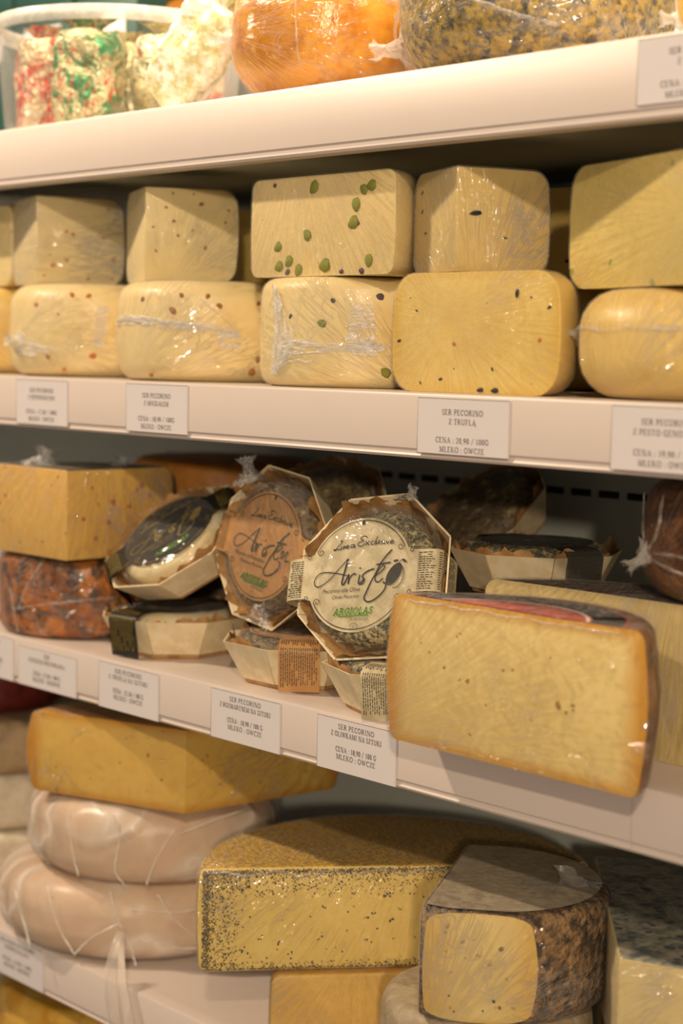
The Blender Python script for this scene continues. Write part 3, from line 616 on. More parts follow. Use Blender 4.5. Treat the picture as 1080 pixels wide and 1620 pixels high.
def font_vf(text, size, cx, y, squeeze=1.0, shear=0.0):
    cu = bpy.data.curves.new('t', 'FONT'); cu.body = text; cu.size = size; cu.align_x = 'CENTER'; cu.shear = shear
    o = bpy.data.objects.new('t', cu); me = bpy.data.meshes.new_from_object(o)
    v = [(cx + p.co.x * squeeze, y + p.co.y, 0) for p in me.vertices]; f = [tuple(p.vertices) for p in me.polygons]
    bpy.data.objects.remove(o); bpy.data.curves.remove(cu); bpy.data.meshes.remove(me); return v, f
def join_vf(parts):
    V = []; F = []
    for v, f in parts:
        o = len(V); V += v; F += [tuple(i + o for i in q) for q in f]
    return V, F
def ell(cx, cy, a, b, rot, n=24):
    c, s = math.cos(rot), math.sin(rot); P = []
    for i in range(n):
        x, y = a * math.cos(2 * math.pi * i / n), b * math.sin(2 * math.pi * i / n); P.append((cx + x * c - y * s, cy + x * s + y * c, 0))
    return P, [tuple(range(n))]
def spiral(cx, cy, r, a0, a1, n=20): return [(cx + r * (1 - 0.75 * i / n) * math.cos(a0 + (a1 - a0) * i / n), cy + r * (1 - 0.75 * i / n) * math.sin(a0 + (a1 - a0) * i / n)) for i in range(n + 1)]
def brand_print(style):
    """-> dict material key -> (verts, faces), in disc units"""
    main = {'olive': 'ink', 'rosemary': 'tealink', 'truffle': 'gold', 'grey': 'ink'}[style]
    wd = {'swash': .018, 'A2': .036, 'r': .026, 'i': .028, 'dot': .03, 's': .03, 't': .030, 'bar': .03, 'e': .024}
    st = [([(p.x, p.y) for p in smooth_path([(a, b, 0) for a, b in v], 7)], wd[k]) for k, v in ARI.items()]
    st += [([(p.x, p.y) for p in smooth_path([(a, b, 0) for a, b in v], 5)], .017) for v in LINEA]
    st += [(arc(0, 0, .95, .95, 28, 152, 40), .014), (arc(0, 0, .95, .95, 208, 332, 40), .014)]
    for sx in (-1, 1):
        for sy in (-1, 1):
            st.append(([(sx * x, sy * y) for x, y in spiral(.77, .44, .065, 0.2, -7)], .012))
            st.append(([(sx * x, sy * y) for x, y in spiral(1.0, .36, .05, 1.2, 8)], .012)); st.append(([(sx * 1.02, sy * .41), (sx * 1.20, sy * .40)], .012))
    parts = [ribbon2d(st, .02)]
    parts.append(font_vf('Pecorino alle Olive' if style != 'rosemary' else 'Pecorino al Rosmarino', .105, -.31, -.295, 0.9, 0.15))
    parts.append(font_vf('Olives Pecorino' if style != 'rosemary' else 'Rosemary Pecorino', .09, -.22, -.405, 0.9, 0.15))
    if style in ('olive', 'grey', 'rosemary'): parts.append(ell(.015, .91, .042, .028, 1.4))
    out = {}
    if style in ('olive', 'grey'):
        parts += [ell(.68, -.04, .21, .115, 1.02), ell(.70, .19, .05, .02, .1), ell(.86, .18, .05, .022, -.6), ribbon2d([([(.75, .12), (.79, .19), (.84, .20)], .012), (arc(.70, -.06, .16, .22, -100, 60, 12), .012)], .01)]
    elif style == 'rosemary':
        parts.append(ribbon2d([([(p.x, p.y) for p in smooth_path([(.50, -.03, 0), (.56, .04, 0), (.54, -.10, 0), (.62, -.02, 0), (.68, .05, 0), (.66, -.12, 0), (.76, -.10, 0)], 6)], .024)], .02))
    else:
        out['gold'] = ell(.62, -.02, .20, .10, 0.9)
    if main in out: parts.append(out.pop(main))
    out[main] = join_vf(parts)
    g = text_strokes('ARGIOLAS', .115, -.05, -.69, 0.98, 0.18, 0.2) + [([(-.33, -.715), (.26, -.715)], .026)]
    out['green' if style != 'rosemary' else 'green2'] = ribbon2d(g, .02)
    fr = [font_vf('FORMAGGI', .072, .08, -.80, 0.95, 0.15), ribbon2d([(arc(-.008, -.90, .075, .055, 0, 360, 20), .007), ([(-.03, -.89), (-.02, -.90)], .012), ([(.01, -.89), (.02, -.90)], .012), ([(-.02, -.92), (.0, -.925)], .01)], .01)]
    out['greyink' if style != 'truffle' else 'tealink'] = join_vf(fr)
    return out
DISC, BAND, ZL = 0.049, 0.0178, 0.0450
BX = [(0.040, ZL - 0.0003), (0.052, ZL - 0.0005), (0.0640, ZL - 0.0012), (0.0705, 0.0408), (0.0728, 0.0375), (0.0728, 0.0350), (0.0675, 0.0015)]
HB = {}
def herb_mat(style):
    if style in HB: return HB[style]
    if style in ('olive', 'grey'): HB[style] = mat_rind('olive_leaf_coat', ['4e4d36', '6f6a4a', '2c2c20', 'd6c48c'], 70, 0.55, 0.7, 260)
    elif style == 'rosemary': HB[style] = mat_rind('rosemary_coat', ['6b5536', 'd9c58c', '57452c', '8a7248'], 55, 0.55, 0.8, 240)
    else: HB[style] = mat_rind('truffle_cheese_skin', ['e9d8a8', 'dfcb94', 'efe0b6'], 30, 0.35, 0.2, 160)
    return HB[style]
M_flake = {'olive': mat_rind('herb_flake_green', ['3a3c2a', '5a5a3c', 'b8a870'], 300, 0.6, 0.2), 'rosemary': mat_rind('rosemary_needle', ['5a4a30', '3e3422', '7d6a44'], 300, 0.6, 0.2)}
PMESH = {}
def pack_shared(style):
    if style in PMESH: return PMESH[style]
    d = {}
    if 'panel' not in PMESH:
        hb, ht = 0.0525 * math.tan(R_(22.5)) - 0.0004, 0.070 * math.tan(R_(22.5)) - 0.0004
        v = []; t = 0.0016
        for (x, z, hw) in ((0.0530, 0.0045, hb), (0.0700, 0.0375, ht)):
            v += [(x, -hw, z), (x, hw, z), (x - t, hw - t * .3, z), (x - t, -hw + t * .3, z)]
        PMESH['panel'] = from_py('tray_panel', v, [(0, 1, 5, 4), (1, 2, 6, 5), (2, 3, 7, 6), (3, 0, 4, 7), (4, 5, 6, 7), (3, 2, 1, 0)], [MT['tray']])
        bm = lathe_bm([(0, 0), (0.0530, 0), (0.0545, 0.0012), (0.0555, 0.0040), (0, 0.0040)], 8)
        bmesh.ops.rotate(bm, verts=bm.verts[:], cent=(0, 0, 0), matrix=Matrix.Rotation(R_(22.5), 3, 'Z'))
        PMESH['base'] = from_bm('tray_base', bm, [MT['kraft']], None, False)
        for k in ('panel', 'base'): o = PMESH[k]; PMESH[k] = o.data; bpy.data.objects.remove(o)
    def take(o): m = o.data; bpy.data.objects.remove(o); return m
    d['cheese'] = take(from_bm('round_cheese', lathe_bm([(r - (0.0085 * (1 - z / 0.0385) if r > 0.03 else 0), z + 0.0045) for r, z in profile(0.0585, 0.0385, 0.013, 0.001)], 56, 0.0016, len(style)), [herb_mat(style)]))
    v = []; f = []; A, B = 128, 7
    for j in range(B):
        k = j / (B - 1)
        for i in range(A):
            a = 2 * math.pi * i / A; q = Vector((math.cos(a) * 3, math.sin(a) * 3, k * 1.5 + len(style)))
            n1 = noise.noise(q * 1.6); n2 = noise.noise(q * 4.2)
            rin = 0.0520 / max(math.cos((a + R_(22.5)) % R_(45) - R_(22.5)), .9)
            r = rin + 0.0165 * k + 0.0030 * n2 * k - 0.010 * max(0, k - 0.8) * (1 + n1)
            v.append((math.cos(a) * r, math.sin(a) * r, 0.0045 + 0.0350 * k + (0.011 * n1 + 0.006 * n2) * k * k * k))
    for j in range(B - 1):
        for i in range(A): f.append((j * A + i, j * A + (i + 1) % A, (j + 1) * A + (i + 1) % A, (j + 1) * A + i))
    d['liner'] = take(from_py('paper_liner', v, f, [MT['kraft']], None, True))
    if style != 'truffle':
        rnd = random.Random(5); v = []; f = []
        for _ in range(1300):
            a = rnd.uniform(0, 2 * math.pi); k = rnd.random()
            if style == 'rosemary' and noise.noise(Vector((math.cos(a) * 2.2, math.sin(a) * 2.2, k))) > 0.18: continue
            if k < 0.75: r = 0.0575 * math.sqrt(rnd.random()) * 0.80; p = Vector((math.cos(a) * r, math.sin(a) * r, 0.0432)); n = Vector((0, 0, 1))
            else:
                b = rnd.uniform(0.1, 1.5); p = Vector((math.cos(a) * (0.0450 + 0.0130 * math.cos(b)), math.sin(a) * (0.0450 + 0.0130 * math.cos(b)), 0.0302 + 0.0134 * math.sin(b))); n = Vector((math.cos(a) * math.cos(b), math.sin(a) * math.cos(b), math.sin(b)))
            t = n.orthogonal(); t.rotate(Matrix.Rotation(rnd.uniform(0, 6.28), 3, n)); t.normalize(); s = n.cross(t)
            L = rnd.uniform(0.0016, 0.0042) if style == 'rosemary' else rnd.uniform(0.0012, 0.0026); W = 0.00055 if style == 'rosemary' else rnd.uniform(0.0008, 0.0016)
            o = len(v); v += [p - t * L, p + s * W, p + t * L, p - s * W, p + n * 0.0010]
            f += [(o, o + 1, o + 4), (o + 1, o + 2, o + 4), (o + 2, o + 3, o + 4), (o + 3, o, o + 4)]
        d['herbs'] = take(from_py('herb_coating', v, f, [M_flake['rosemary' if style == 'rosemary' else 'olive']]))
    # sleeve label: disc plus a band that folds down both sides of the tray
    bm = bmesh.new(); n = 56
    ring = [bm.verts.new((DISC * math.cos(2 * math.pi * i / n), DISC * math.sin(2 * math.pi * i / n), ZL - 0.0004)) for i in range(n)]
    c = bm.verts.new((0, 0, ZL))
    for i in range(n): bm.faces.new((ring[i], ring[(i + 1) % n], c))
    for sx in (-1, 1):
        prev = None
        for q, (x, z) in enumerate(BX):
            hw = BAND + (0.0035 if q == 0 else 0)
            row = [bm.verts.new((sx * x, y, z)) for y in (-hw, 0, hw)]
            if prev:
                for i in range(2): bm.faces.new((prev[i], prev[i + 1], row[i + 1], row[i]))
            prev = row
    pm = {'olive': 'paper_olive', 'rosemary': 'paper_kraft', 'truffle': 'paper_black', 'grey': 'paper_grey'}[style]
    d['label'] = take(from_bm('sleeve_label', bm, [MT[pm]], None, True, 50))
    d['print'] = []
    for mk, (V, F) in brand_print(style).items():
        d['print'].append((take(from_py('lettering', [(x * DISC, y * DISC, ZL + 0.0005) for x, y, _ in V], F, [MT[mk]]))))
    # small print on the folded band, both sides
    rnd = random.Random(9); d['small'] = []
    def onband(sx, s, y):
        for (x0, z0), (x1, z1) in zip(BX, BX[1:]):
            L = math.hypot(x1 - x0, z1 - z0)
            if s <= L or (x1, z1) == BX[-1]:
                k = s / L; nx, nz = (z0 - z1) / L, (x1 - x0) / L
                return (sx * (x0 + (x1 - x0) * k + abs(nx) * 0.0004), y, z0 + (z1 - z0) * k + abs(nz) * 0.0004)
            s -= L
    for sx in (-1, 1):
        V = []; F = []; y = -BAND + 0.002
        while y < BAND - 0.0015:
            hgt = 0.0007; s = 0.0145
            while s < 0.064:
                wl = rnd.uniform(0.0010, 0.0042)
                if 0.0265 < s < 0.032: s = 0.032
                o = len(V); V += [onband(sx, s, y), onband(sx, s + wl, y), onband(sx, s + wl, y + hgt), onband(sx, s, y + hgt)]; F.append((o, o + 1, o + 2, o + 3)); s += wl + 0.0008
                if rnd.random() < 0.06: s += 0.006
            y += 0.0019
        d['small'].append(take(from_py('small_print', V, F, [MT['ink' if style in ('olive', 'rosemary', 'grey') else 'gold']])))
    # film dome
    bm = lathe_bm([(0.0640, 0.028), (0.0632, 0.0355), (0.0590, 0.0412), (0.0510, 0.0446), (0.030, ZL + 0.0016), (0, ZL + 0.0018)], 56, 0.0022, 4)
    d['film'] = take(from_bm('film_wrap', bm, [F_pack], None))
    PMESH[style] = d; return d
F_pack = mat_film('film_pack', (0.03, 0.05, 0.05), freq=14, streak=0.10, gloss=0.14, haze=0.0)
def pack(style, label, group, loc=None, rotz=0.0, mat=None, full=True, has_label=True, film=True, off=0.0, zs=1.0):
    """Tray pack: local z runs out of the label face, origin under the tray."""
    d = pack_shared(style)
    M = mat if mat is not None else Matrix.Translation(loc) @ Matrix.Rotation(R_(rotz), 4, 'Z')
    root = empty('boxed_cheese', None, label, 'boxed cheese', group, M @ Matrix.Diagonal((1, 1, zs, 1)))
    def ch(name, me, parent=root): o = bpy.data.objects.new(name, me); col.objects.link(o); o.parent = parent; return o
    ch('tray_base', PMESH['base'])
    for k in range(8): ch('tray_panel', PMESH['panel']).rotation_euler.z = R_(45 * k)
    ch('round_cheese', d['cheese']); ch('paper_liner', d['liner'])
    if full and 'herbs' in d: ch('herb_coating', d['herbs'])['kind'] = 'stuff'
    if has_label:
        lb = ch('sleeve_label', d['label']); lb.location.x = off
        [ch('small_print', q, lb) for q in d['small']]
        for pm in d['print']: ch('lettering', pm, lb)
    if film: ch('film_wrap', d['film'])
    return root
def face_matrix(center, az, lean, roll, xdir=None, n=None):
    if n is None: n = Vector((math.cos(R_(az)) * math.cos(R_(lean)), math.sin(R_(az)) * math.cos(R_(lean)), math.sin(R_(lean))))
    n = Vector(n).normalized()
    x = Vector(xdir) if xdir is not None else Vector((-math.sin(R_(az)), math.cos(R_(az)), 0))
    x = (x - n * x.dot(n)).normalized(); y = n.cross(x)
    m = Matrix((x, y, n)).transposed() @ Matrix.Rotation(R_(roll), 3, 'Z')
    return Matrix.Translation(Vector(center) - n * ZL) @ m.to_4x4()
M_tuft = mat_streak('bunched_clear_film', 0.5, 30, 30)
GP = 'boxed round cheeses on the middle shelf'
po = pack('olive', 'boxed round cheese with grey olive label, propped upright over a flat box', GP, mat=face_matrix((0.004, 0.030, 1.250), -76, 22, 9), off=-0.009)
pr = pack('rosemary', 'boxed round cheese with brown kraft rosemary label, propped upright', GP, mat=face_matrix((-0.152, 0.050, 1.257), -90, 10, -8))
pack('truffle', 'boxed round cheese with black label, tilted back over a flat box', GP, mat=face_matrix((-0.303, 0.058, 1.258), 0, 0, 0, (0.538, 0.653, 0.535), (0, -0.635, 0.772)))
pack('truffle', 'flat-lying boxed cheese with black sleeve under the tilted black-label box', GP, (-0.319, 0.081, Z3), -82)
pack('rosemary', 'flat-lying boxed cheese with brown printed sleeve under the upright kraft-label box', GP, (-0.127, 0.078, Z3), -45)
pack('olive', 'flat-lying boxed cheese with grey printed sleeve beside the big wedge', GP, (0.024, 0.064, Z3), -65)
tuft(pr, (-0.036, 0.050, 0.046), (-0.4, 1, 0.3), 0.017, m=M_tuft, seed=21, ln=0.9); tuft(pr, (0.012, -0.058, 0.042), (0.9, -0.3, 0.3), 0.012, m=M_tuft, seed=22, ln=1.2)
tuft(po, (0.028, 0.062, 0.036), (0.3, 1, 0.1), 0.012, m=M_tuft, seed=23, ln=0.8); tuft(po, (0.030, -0.056, 0.040), (1, 0.2, 0.2), 0.010, m=M_tuft, seed=24, ln=1.5)
cheese('whole_cheese', 'pale cheese wheel carrying the dark flat box near the slotted panel', 'cheese', (0.052, 0.205, Z3), 0.056, 0.0895, [], RY, RY, 0.010, 0.002, None, None, 47)
pack('grey', 'dark flat-lying boxed cheese raised on a wheel near the slotted back panel', GP, (0.045, 0.190, Z3 + 0.090), -15)
pack('rosemary', 'flat-lying boxed cheese in the shade behind the kraft-label box', GP, (-0.236, 0.200, Z3), 10, full=False, film=False)
pack('rosemary', 'tilted kraft-wrapped boxed cheese behind the upright kraft-label box', GP, mat=face_matrix((-0.232, 0.180, 1.283), -70, 48, 30), full=False, has_label=False)
pack('rosemary', 'flat-lying boxed cheese against the slotted back panel', GP, (-0.115, 0.305, Z3), 0, full=False, film=False)
pack('rosemary', 'tilted boxed cheese of crumpled kraft paper resting at the slotted back panel', GP, mat=face_matrix((-0.118, 0.285, 1.287), -100, 50, 10), full=False, has_label=False)

# ------------------------------------------------------------ loose cheeses of the middle shelf
M_bigp = mat_paste('aged_pecorino_paste', 'f0d894', 'e4c87c', 0.10, 70, [('b58a44', 60, 0.16, 0.05)], sss=0.1, edge=(0.124, 0.112, 0.016, 'd39a2c'))
R_big = mat_rind('brown_orange_rind', ['8a5a2a', 'a8722f', '6b4220'], 30, 0.5, 0.5, 150)
R_bigy = mat_rind('yellow_rind', ['d8a53a', 'c9922e', 'e0b450'], 20, 0.45, 0.3, 150)
BW = cheese('half_cheese', 'big half wheel of yellow cheese with red top label, jutting over the shelf edge', 'cheese', (0.213, -0.070, Z3), 0.124, 0.112, [(-90, -0.040)], R_big, M_bigp, 0.007, 0.006, fm('film_bw', (-0.13, -0.04, -0.01), freq=34, streak=0.20, gloss=0.10), 'large cut cheeses', 40)
def top_label(root, R, h, ang, d, m, rad, name='top_label', inner=0.0, zoff=0.0006):
    n = Vector((math.cos(R_(ang)), math.sin(R_(ang)), 0)); bm = bmesh.new(); N = 72
    o = [bm.verts.new((math.cos(2 * math.pi * i / N) * rad, math.sin(2 * math.pi * i / N) * rad, h + zoff)) for i in range(N)]
    if inner:
        q = [bm.verts.new((math.cos(2 * math.pi * i / N) * inner, math.sin(2 * math.pi * i / N) * inner, h + zoff)) for i in range(N)]
        for i in range(N): bm.faces.new((o[i], o[(i + 1) % N], q[(i + 1) % N], q[i]))
    else: bm.faces.new(o)
    bmesh.ops.bisect_plane(bm, geom=bm.verts[:] + bm.edges[:] + bm.faces[:], plane_co=n * (d - 0.002), plane_no=n, clear_outer=True)
    return from_bm(name, bm, [m], root, False)
tl = top_label(BW, 0.124, 0.112, -90, -0.040, mat_rind('red_label_paper', ['b23a2a', 'a82f24', 'c65a3a'], 30, 0.35, 0.1, 200), 0.108)
tl['label'] = 'red paper label with dark printed border'
top_label(tl, 0.124, 0.112, -90, -0.040, mat_plain('label_black_print', '2a201c', 0.4), 0.106, 'printed_border', 0.083, 0.0008)
top_label(tl, 0.124, 0.112, -90, -0.040, mat_plain('label_white_print', 'e8d8c8', 0.4), 0.0815, 'printed_ring', 0.079, 0.0008)
M_fold = fm('film_fold', (0, 0, 0), streak=0.3, gloss=0.3, haze=0.06)
for s in range(5): crease_face(BW, -90, -0.040, [(-.10 + s * .04, .1085), (-.085 + s * .04, .1075), (-.06 + s * .04, .1092)], 0.0014, 0.0016, M_fold, seed=s + 50)
rd = random.Random(3)
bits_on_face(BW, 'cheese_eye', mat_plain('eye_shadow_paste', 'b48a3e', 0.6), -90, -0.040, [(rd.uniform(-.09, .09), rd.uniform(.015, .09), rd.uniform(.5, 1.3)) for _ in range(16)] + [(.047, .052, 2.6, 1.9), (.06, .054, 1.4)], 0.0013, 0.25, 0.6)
R_dk = mat_rind('dark_brown_rind', ['5a3a1e', '6e4824', '3f2814'], 30, 0.5, 0.5, 150)
RWG = cheese('half_cheese', 'shaded half wheel standing behind the big red-labelled wedge', 'cheese', (0.262, -0.038, Z3), 0.200, 0.1165, [(-90, -0.110)], R_dk, mat_paste('olive_yellow_paste', 'd8c48a', 'c9b274', 0.06, 60), 0.010, 0.003, fm('film_rw', (0.1, 0, 0.2), freq=26, streak=0.26), 'large cut cheeses', 41)
BR = cheese('smoked_cheese', 'dark brown smoked cheese in knotted film, on the shaded half wheel', 'cheese', (0.312, 0.145, Z3 + 0.1175), 0.090, 0.090, [], mat_rind('smoked_brown_rind', ['7a4814', '54300c', '8e5a1e'], 24, 0.4, 1.0, 260), MT['nut'], 0.022, 0.004, fm('film_br', (-0.06, -0.06, 0.03), freq=16, streak=0.12, gloss=0.04), 'film-wrapped whole cheeses', 42)
tuft(BR, (0.092 * math.cos(R_(-128)), 0.092 * math.sin(R_(-128)), 0.033), (-0.6, -0.75, -0.6), 0.013, m=MT['crease'], seed=5)
for s, p in enumerate(([(-126, .035), (-116, .05), (-112, .078)], [(-126, .034), (-100, .036), (-70, .033), (-30, .034)], [(-134, .04), (-142, .06), (-146, .078)], [(-122, .03), (-95, .024), (-70, .02)])): crease_wheel(BR, 0.0935, p, 0.0020, 0.0026, seed=s + 60)
M_spice = mat_paste('spiced_orange_paste', 'efc668', 'e4b350', 0.10, 80, [('a8481c', 110, 0.20, 0.12), ('e8c060', 70, 0.28, 0.2), ('8a6420', 140, 0.2, 0.1)], sss=0.08)
W2 = cheese('spiced_cheese', 'dark brown and orange spiced cheese in film, below the orange wedge', 'cheese', (-0.487, 0.090, Z3), 0.089, 0.0840, [], mat_rind('charred_orange_rind', ['cc7c1c', '8a4c12', 'b4660e', '4a2a10'], 22, 0.35, 0.5, 120), M_spice, 0.014, 0.003, fm('film_w2', (-0.02, -0.09, 0.05), freq=10, streak=0.16, gloss=0.12), 'film-wrapped whole cheeses', 43, wob=0.005)
for s, p in enumerate(([(-84, .028), (-60, .036), (-35, .042), (-15, .044)], [(-80, .03), (-72, .055), (-62, .078)], [(-88, .05), (-84, .03), (-80, .006)])): crease_wheel(W2, 0.093, p, 0.0014, 0.0020, seed=s + 70)
W1 = cheese('cheese_wedge', 'orange-yellow chilli cheese wedge in film, lying on the dark spiced cheese', 'cheese', (-0.389, 0.000, Z3 + 0.0855), 0.128, 0.088, [(1, 0), (-89, 0)], mat_rind('dull_ochre_rind', ['6b5434', '7d6238', '54422a'], 22, 0.5, 0.5, 150), M_spice, 0.010, 0.003, fm('film_w1', (0.0, 0.05, 0.16), freq=20, streak=0.34, gloss=0.2), 'large cut cheeses', 44)
bits_on_face(W1, 'chilli_flake', MT['chilli'], 1, 0, [(.02, .04), (.055, .055, 1.4), (.05, .035, 1.2), (.075, .05), (.035, .02), (.09, .07, 1.3), (.1, .06), (.03, .07, .8), (.085, .02)], 0.0026)
OB = cheese('whole_cheese', 'plain orange cheese wheel in the shade behind the orange wedge', 'cheese', (-0.490, 0.272, Z3 + 0.0805), 0.095, 0.094, [], mat_rind('orange_rind', ['c07a2a', 'ad6a20', 'cc8a38'], 20, 0.5, 0.3, 150), M_spice, 0.012, 0.003, None, 'cheeses in the rear of the middle shelf', 45)
OB2 = cheese('whole_cheese', 'brown cheese wheel carrying the orange one behind the orange wedge', 'cheese', (-0.490, 0.278, Z3), 0.095, 0.0795, [], R_dk, M_spice, 0.012, 0.003, None, 'cheeses in the rear of the middle shelf', 46)

tuft(W1, (-0.085, 0.030, 0.087), (0.1, 0.1, 1), 0.026, m=M_tuft, seed=31, ln=0.45); tuft(W1, (-0.03, 0.085, 0.087), (0.3, 0.2, 1), 0.016, m=M_tuft, seed=32, ln=0.4)

# ------------------------------------------------------------ shelf with the large wheels
M_y1 = mat_paste('gouda_yellow_paste', 'e3bf62', 'd8b050', 0.10, 55, [('a87c30', 60, 0.14, 0.05)], sss=0.1, edge=(0.178, 0.08, 0.014, 'c88e22'))
Y1 = cheese('cheese_wedge', 'broad yellow cheese wedge with small eyes, lying on the film-wrapped wheels', 'cheese', (-0.262, 0.050, 0.9915), 0.178, 0.080, [(-70.2, 0), (-5.2, 0)], mat_rind('amber_rind', ['c48a2a', 'b57c22', 'd09a3a'], 20, 0.4, 0.2, 120), M_y1, 0.006, 0.008, fm('film_y1', (0.1, 0.1, 0.1), freq=12, streak=0.14), 'large cut cheeses', 50)
rd = random.Random(8)
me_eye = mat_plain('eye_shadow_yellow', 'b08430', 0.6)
bits_on_face(Y1, 'cheese_eye', me_eye, -70.2, 0, [(-rd.uniform(.01, .15), rd.uniform(.015, .07), rd.uniform(.5, 1.3)) for _ in range(8)], 0.0013, 0.25)
bits_on_face(Y1, 'cheese_eye', me_eye, -5.2, 0, [(rd.uniform(.01, .16), rd.uniform(.015, .07), rd.uniform(.6, 1.3)) for _ in range(12)], 0.0014, 0.25)
# pale wheels in loose milky sheeting
RPK = mat_rind('pinkish_wheel_rind', ['d9b48c', 'cfa680', 'e2c49e'], 10, 0.5, 0.2, 80)
def mat_sheet(name):
    t = NT(name)
    w2 = t.noise(8, 2, 0.5, None, 0.6)
    cr = t.math('SUBTRACT', 1.0, t.math('MULTIPLY', t.math('ABSOLUTE', t.math('SUBTRACT', w2, 0.5)), 10.0), True)
    nb = t.bump(t.math('ADD', w2, t.math('MULTIPLY', cr, 0.4)), 0.8, 0.006)
    p = t.n('ShaderNodeBsdfPrincipled'); p.inputs['Base Color'].default_value = lin('efe2d4'); p.inputs['Roughness'].default_value = 0.3; t.l(nb, p.inputs['Normal'])
    tr = t.n('ShaderNodeBsdfTransparent')
    f = t.math('ADD', 0.34, t.math('MULTIPLY', t.math('POWER', cr, 2.0), 0.50), True)
    m = t.n('ShaderNodeMixShader'); t.l(f, m.inputs[0]); t.l(tr.outputs[0], m.inputs[1]); t.l(p.outputs[0], m.inputs[2]); t.l(m.outputs[0], t.out.inputs[0]); return t.m
MT['sheet'] = mat_sheet('milky_wrapping_sheet')
def wrapped_wheel(label, loc, R, h, seed, er):
    root = cheese('wrapped_cheese', label, 'cheese', loc, R, h, [], RPK, RPK, er, 0.004, None, 'wheels in milky wrapping sheet', seed)
    bm = lathe_bm(profile(R + 0.0030, h + 0.0005, er + 0.004, 0.005, 6, 14), 200)
    for v in bm.verts:
        if v.co.z < 0.002: v.co.z = max(v.co.z, 0.0004); continue
        a = math.atan2(v.co.y, v.co.x); q = Vector((math.cos(a) * 3, math.sin(a) * 3, v.co.z * 25 + seed))
        r = Vector((v.co.x, v.co.y, 0)); rr = r.length
        if rr > R * 0.7:
            k = (0.0075 * (0.35 - abs(noise.noise(Vector((q.x * .8, q.y * .8, q.z * .45))))) + 0.0030 * (0.3 - abs(noise.noise(Vector((q.x * 2.0, q.y * 2.0, q.z * .8))))) + 0.001) * min(1, (rr - R * 0.7) / (R * 0.25))
            v.co += r.normalized() * (k + 0.0004)
        if v.co.z > h - 0.004: v.co.z = min(v.co.z + 0.0002, h + 0.0008)
    from_bm('wrapping_sheet', bm, [MT['sheet']], root)
    return root
WA = wrapped_wheel('pale wheel in milky sheet directly on the shelf, under its smaller twin', (-0.433, 0.126, Z4), 0.138, 0.080, 51, 0.026)
WB = wrapped_wheel('smaller pale wheel in milky sheet between the lower wheel and the yellow wedge', (-0.400, 0.118, Z4 + 0.0818), 0.118, 0.079, 52, 0.020)
M_sc = mat_milky('sheet_crease_white', 0.72, 'fbf4ea', 0.3)
for s, p in enumerate(([(-75, .075), (-70, .04), (-62, .01)], [(-48, .077), (-45, .05), (-40, .022), (-38, .004)], [(-45, .045), (-55, .03), (-62, .012)], [(-40, .06), (-20, .055), (-5, .06)], [(-36, .03), (-20, .018), (0, .014)], [(-95, .06), (-88, .03), (-84, .008)], [(-30, .074), (-24, .05), (-15, .03), (-2, .02)])): crease_wheel(WA, 0.1462, p, 0.0012, 0.0020, m=M_sc, seed=s + 80)
for s, p in enumerate(([(-78, .072), (-76, .04), (-72, .008)], [(-55, .074), (-52, .05), (-54, .02), (-50, .005)], [(-52, .055), (-46, .045)], [(-28, .06), (-36, .03), (-40, .006)], [(-26, .055), (-8, .066), (10, .07)])): crease_wheel(WB, 0.1262, p, 0.0012, 0.0020, m=M_sc, seed=s + 90)
# loose tail of the sheet hanging in front of the rail
v = []; f = []
for j in range(15):
    k = j / 14; zc = 0.050 - 0.095 * k; yc = -0.0195 - 0.004 * math.sin(k * 3.1) + 0.022 * max(0, 0.45 - k); wv = 0.004 + 0.019 * math.sin(min(1, k * 1.15) * 1.5)
    for i in range(13):
        u = i / 12 * 2 - 1; v.append((0.135 + 0.020 * k + u * wv, yc - 0.114 + 0.0022 * math.sin(u * 7 + 2 * k), zc + 0.004 * u * k))
for j in range(14):
    for i in range(12): f.append((j * 13 + i, j * 13 + i + 1, (j + 1) * 13 + i + 1, (j + 1) * 13 + i))
from_py('sheet_tail', v, f, [MT['sheet']], WA, True)
# peppercorn half wheel
PANG, PH = -35.0, 0.091
M_pep = mat_paste('pepper_cheese_paste', 'f0d680', 'e6c868', 0.0, 60, [('a89040', 150, 0.16, 0.04)], sss=0.12)
R_pep = mat_rind('turmeric_pepper_crust', ['e0ac14', 'e8bc20', 'a8841c'], 120, 0.6, 0.8, 300)
PC = (-0.0245, 0.100, 0.896)
PW = cheese('pepper_cheese', 'half wheel with yellow peppercorn crust, cut face forward', 'cheese', PC, 0.171, PH, [(PANG, 0.0)], R_pep, M_pep, 0.007, 0.002, fm('film_pw', (0.03, 0.0, 0.17), freq=30, streak=0.10, gloss=0.24, bump=0.8), 'large cut cheeses', 53, foff=0.0016)
rnd = random.Random(21); V = []; F = []; V2 = []; F2 = []
nF = Vector((math.cos(R_(PANG)), math.sin(R_(PANG)), 0)); tF = Vector((-nF.y, nF.x, 0))
def grain(V, F, p, n, s):
    t = n.orthogonal().normalized(); t.rotate(Matrix.Rotation(rnd.uniform(0, 6), 3, n)); b2 = n.cross(t); o = len(V)
    V += [p + t * s, p + b2 * s * rnd.uniform(.6, 1), p - t * s * rnd.uniform(.6, 1), p - b2 * s, p + n * s * 0.55]
    F += [(o, o + 1, o + 4), (o + 1, o + 2, o + 4), (o + 2, o + 3, o + 4), (o + 3, o, o + 4)]
for _ in range(5200):                                   # crust on top
    a = R_(PANG + 180) + rnd.uniform(-1.57, 1.57); r = 0.168 * math.sqrt(rnd.random()); p = Vector((math.cos(a) * r, math.sin(a) * r, PH))
    if p.dot(nF) > -0.002: continue
    tgt = (V, F) if rnd.random() < 0.42 else (V2, F2)
    grain(*tgt, p, Vector((0, 0, 1)), rnd.uniform(0.0004, 0.0011))
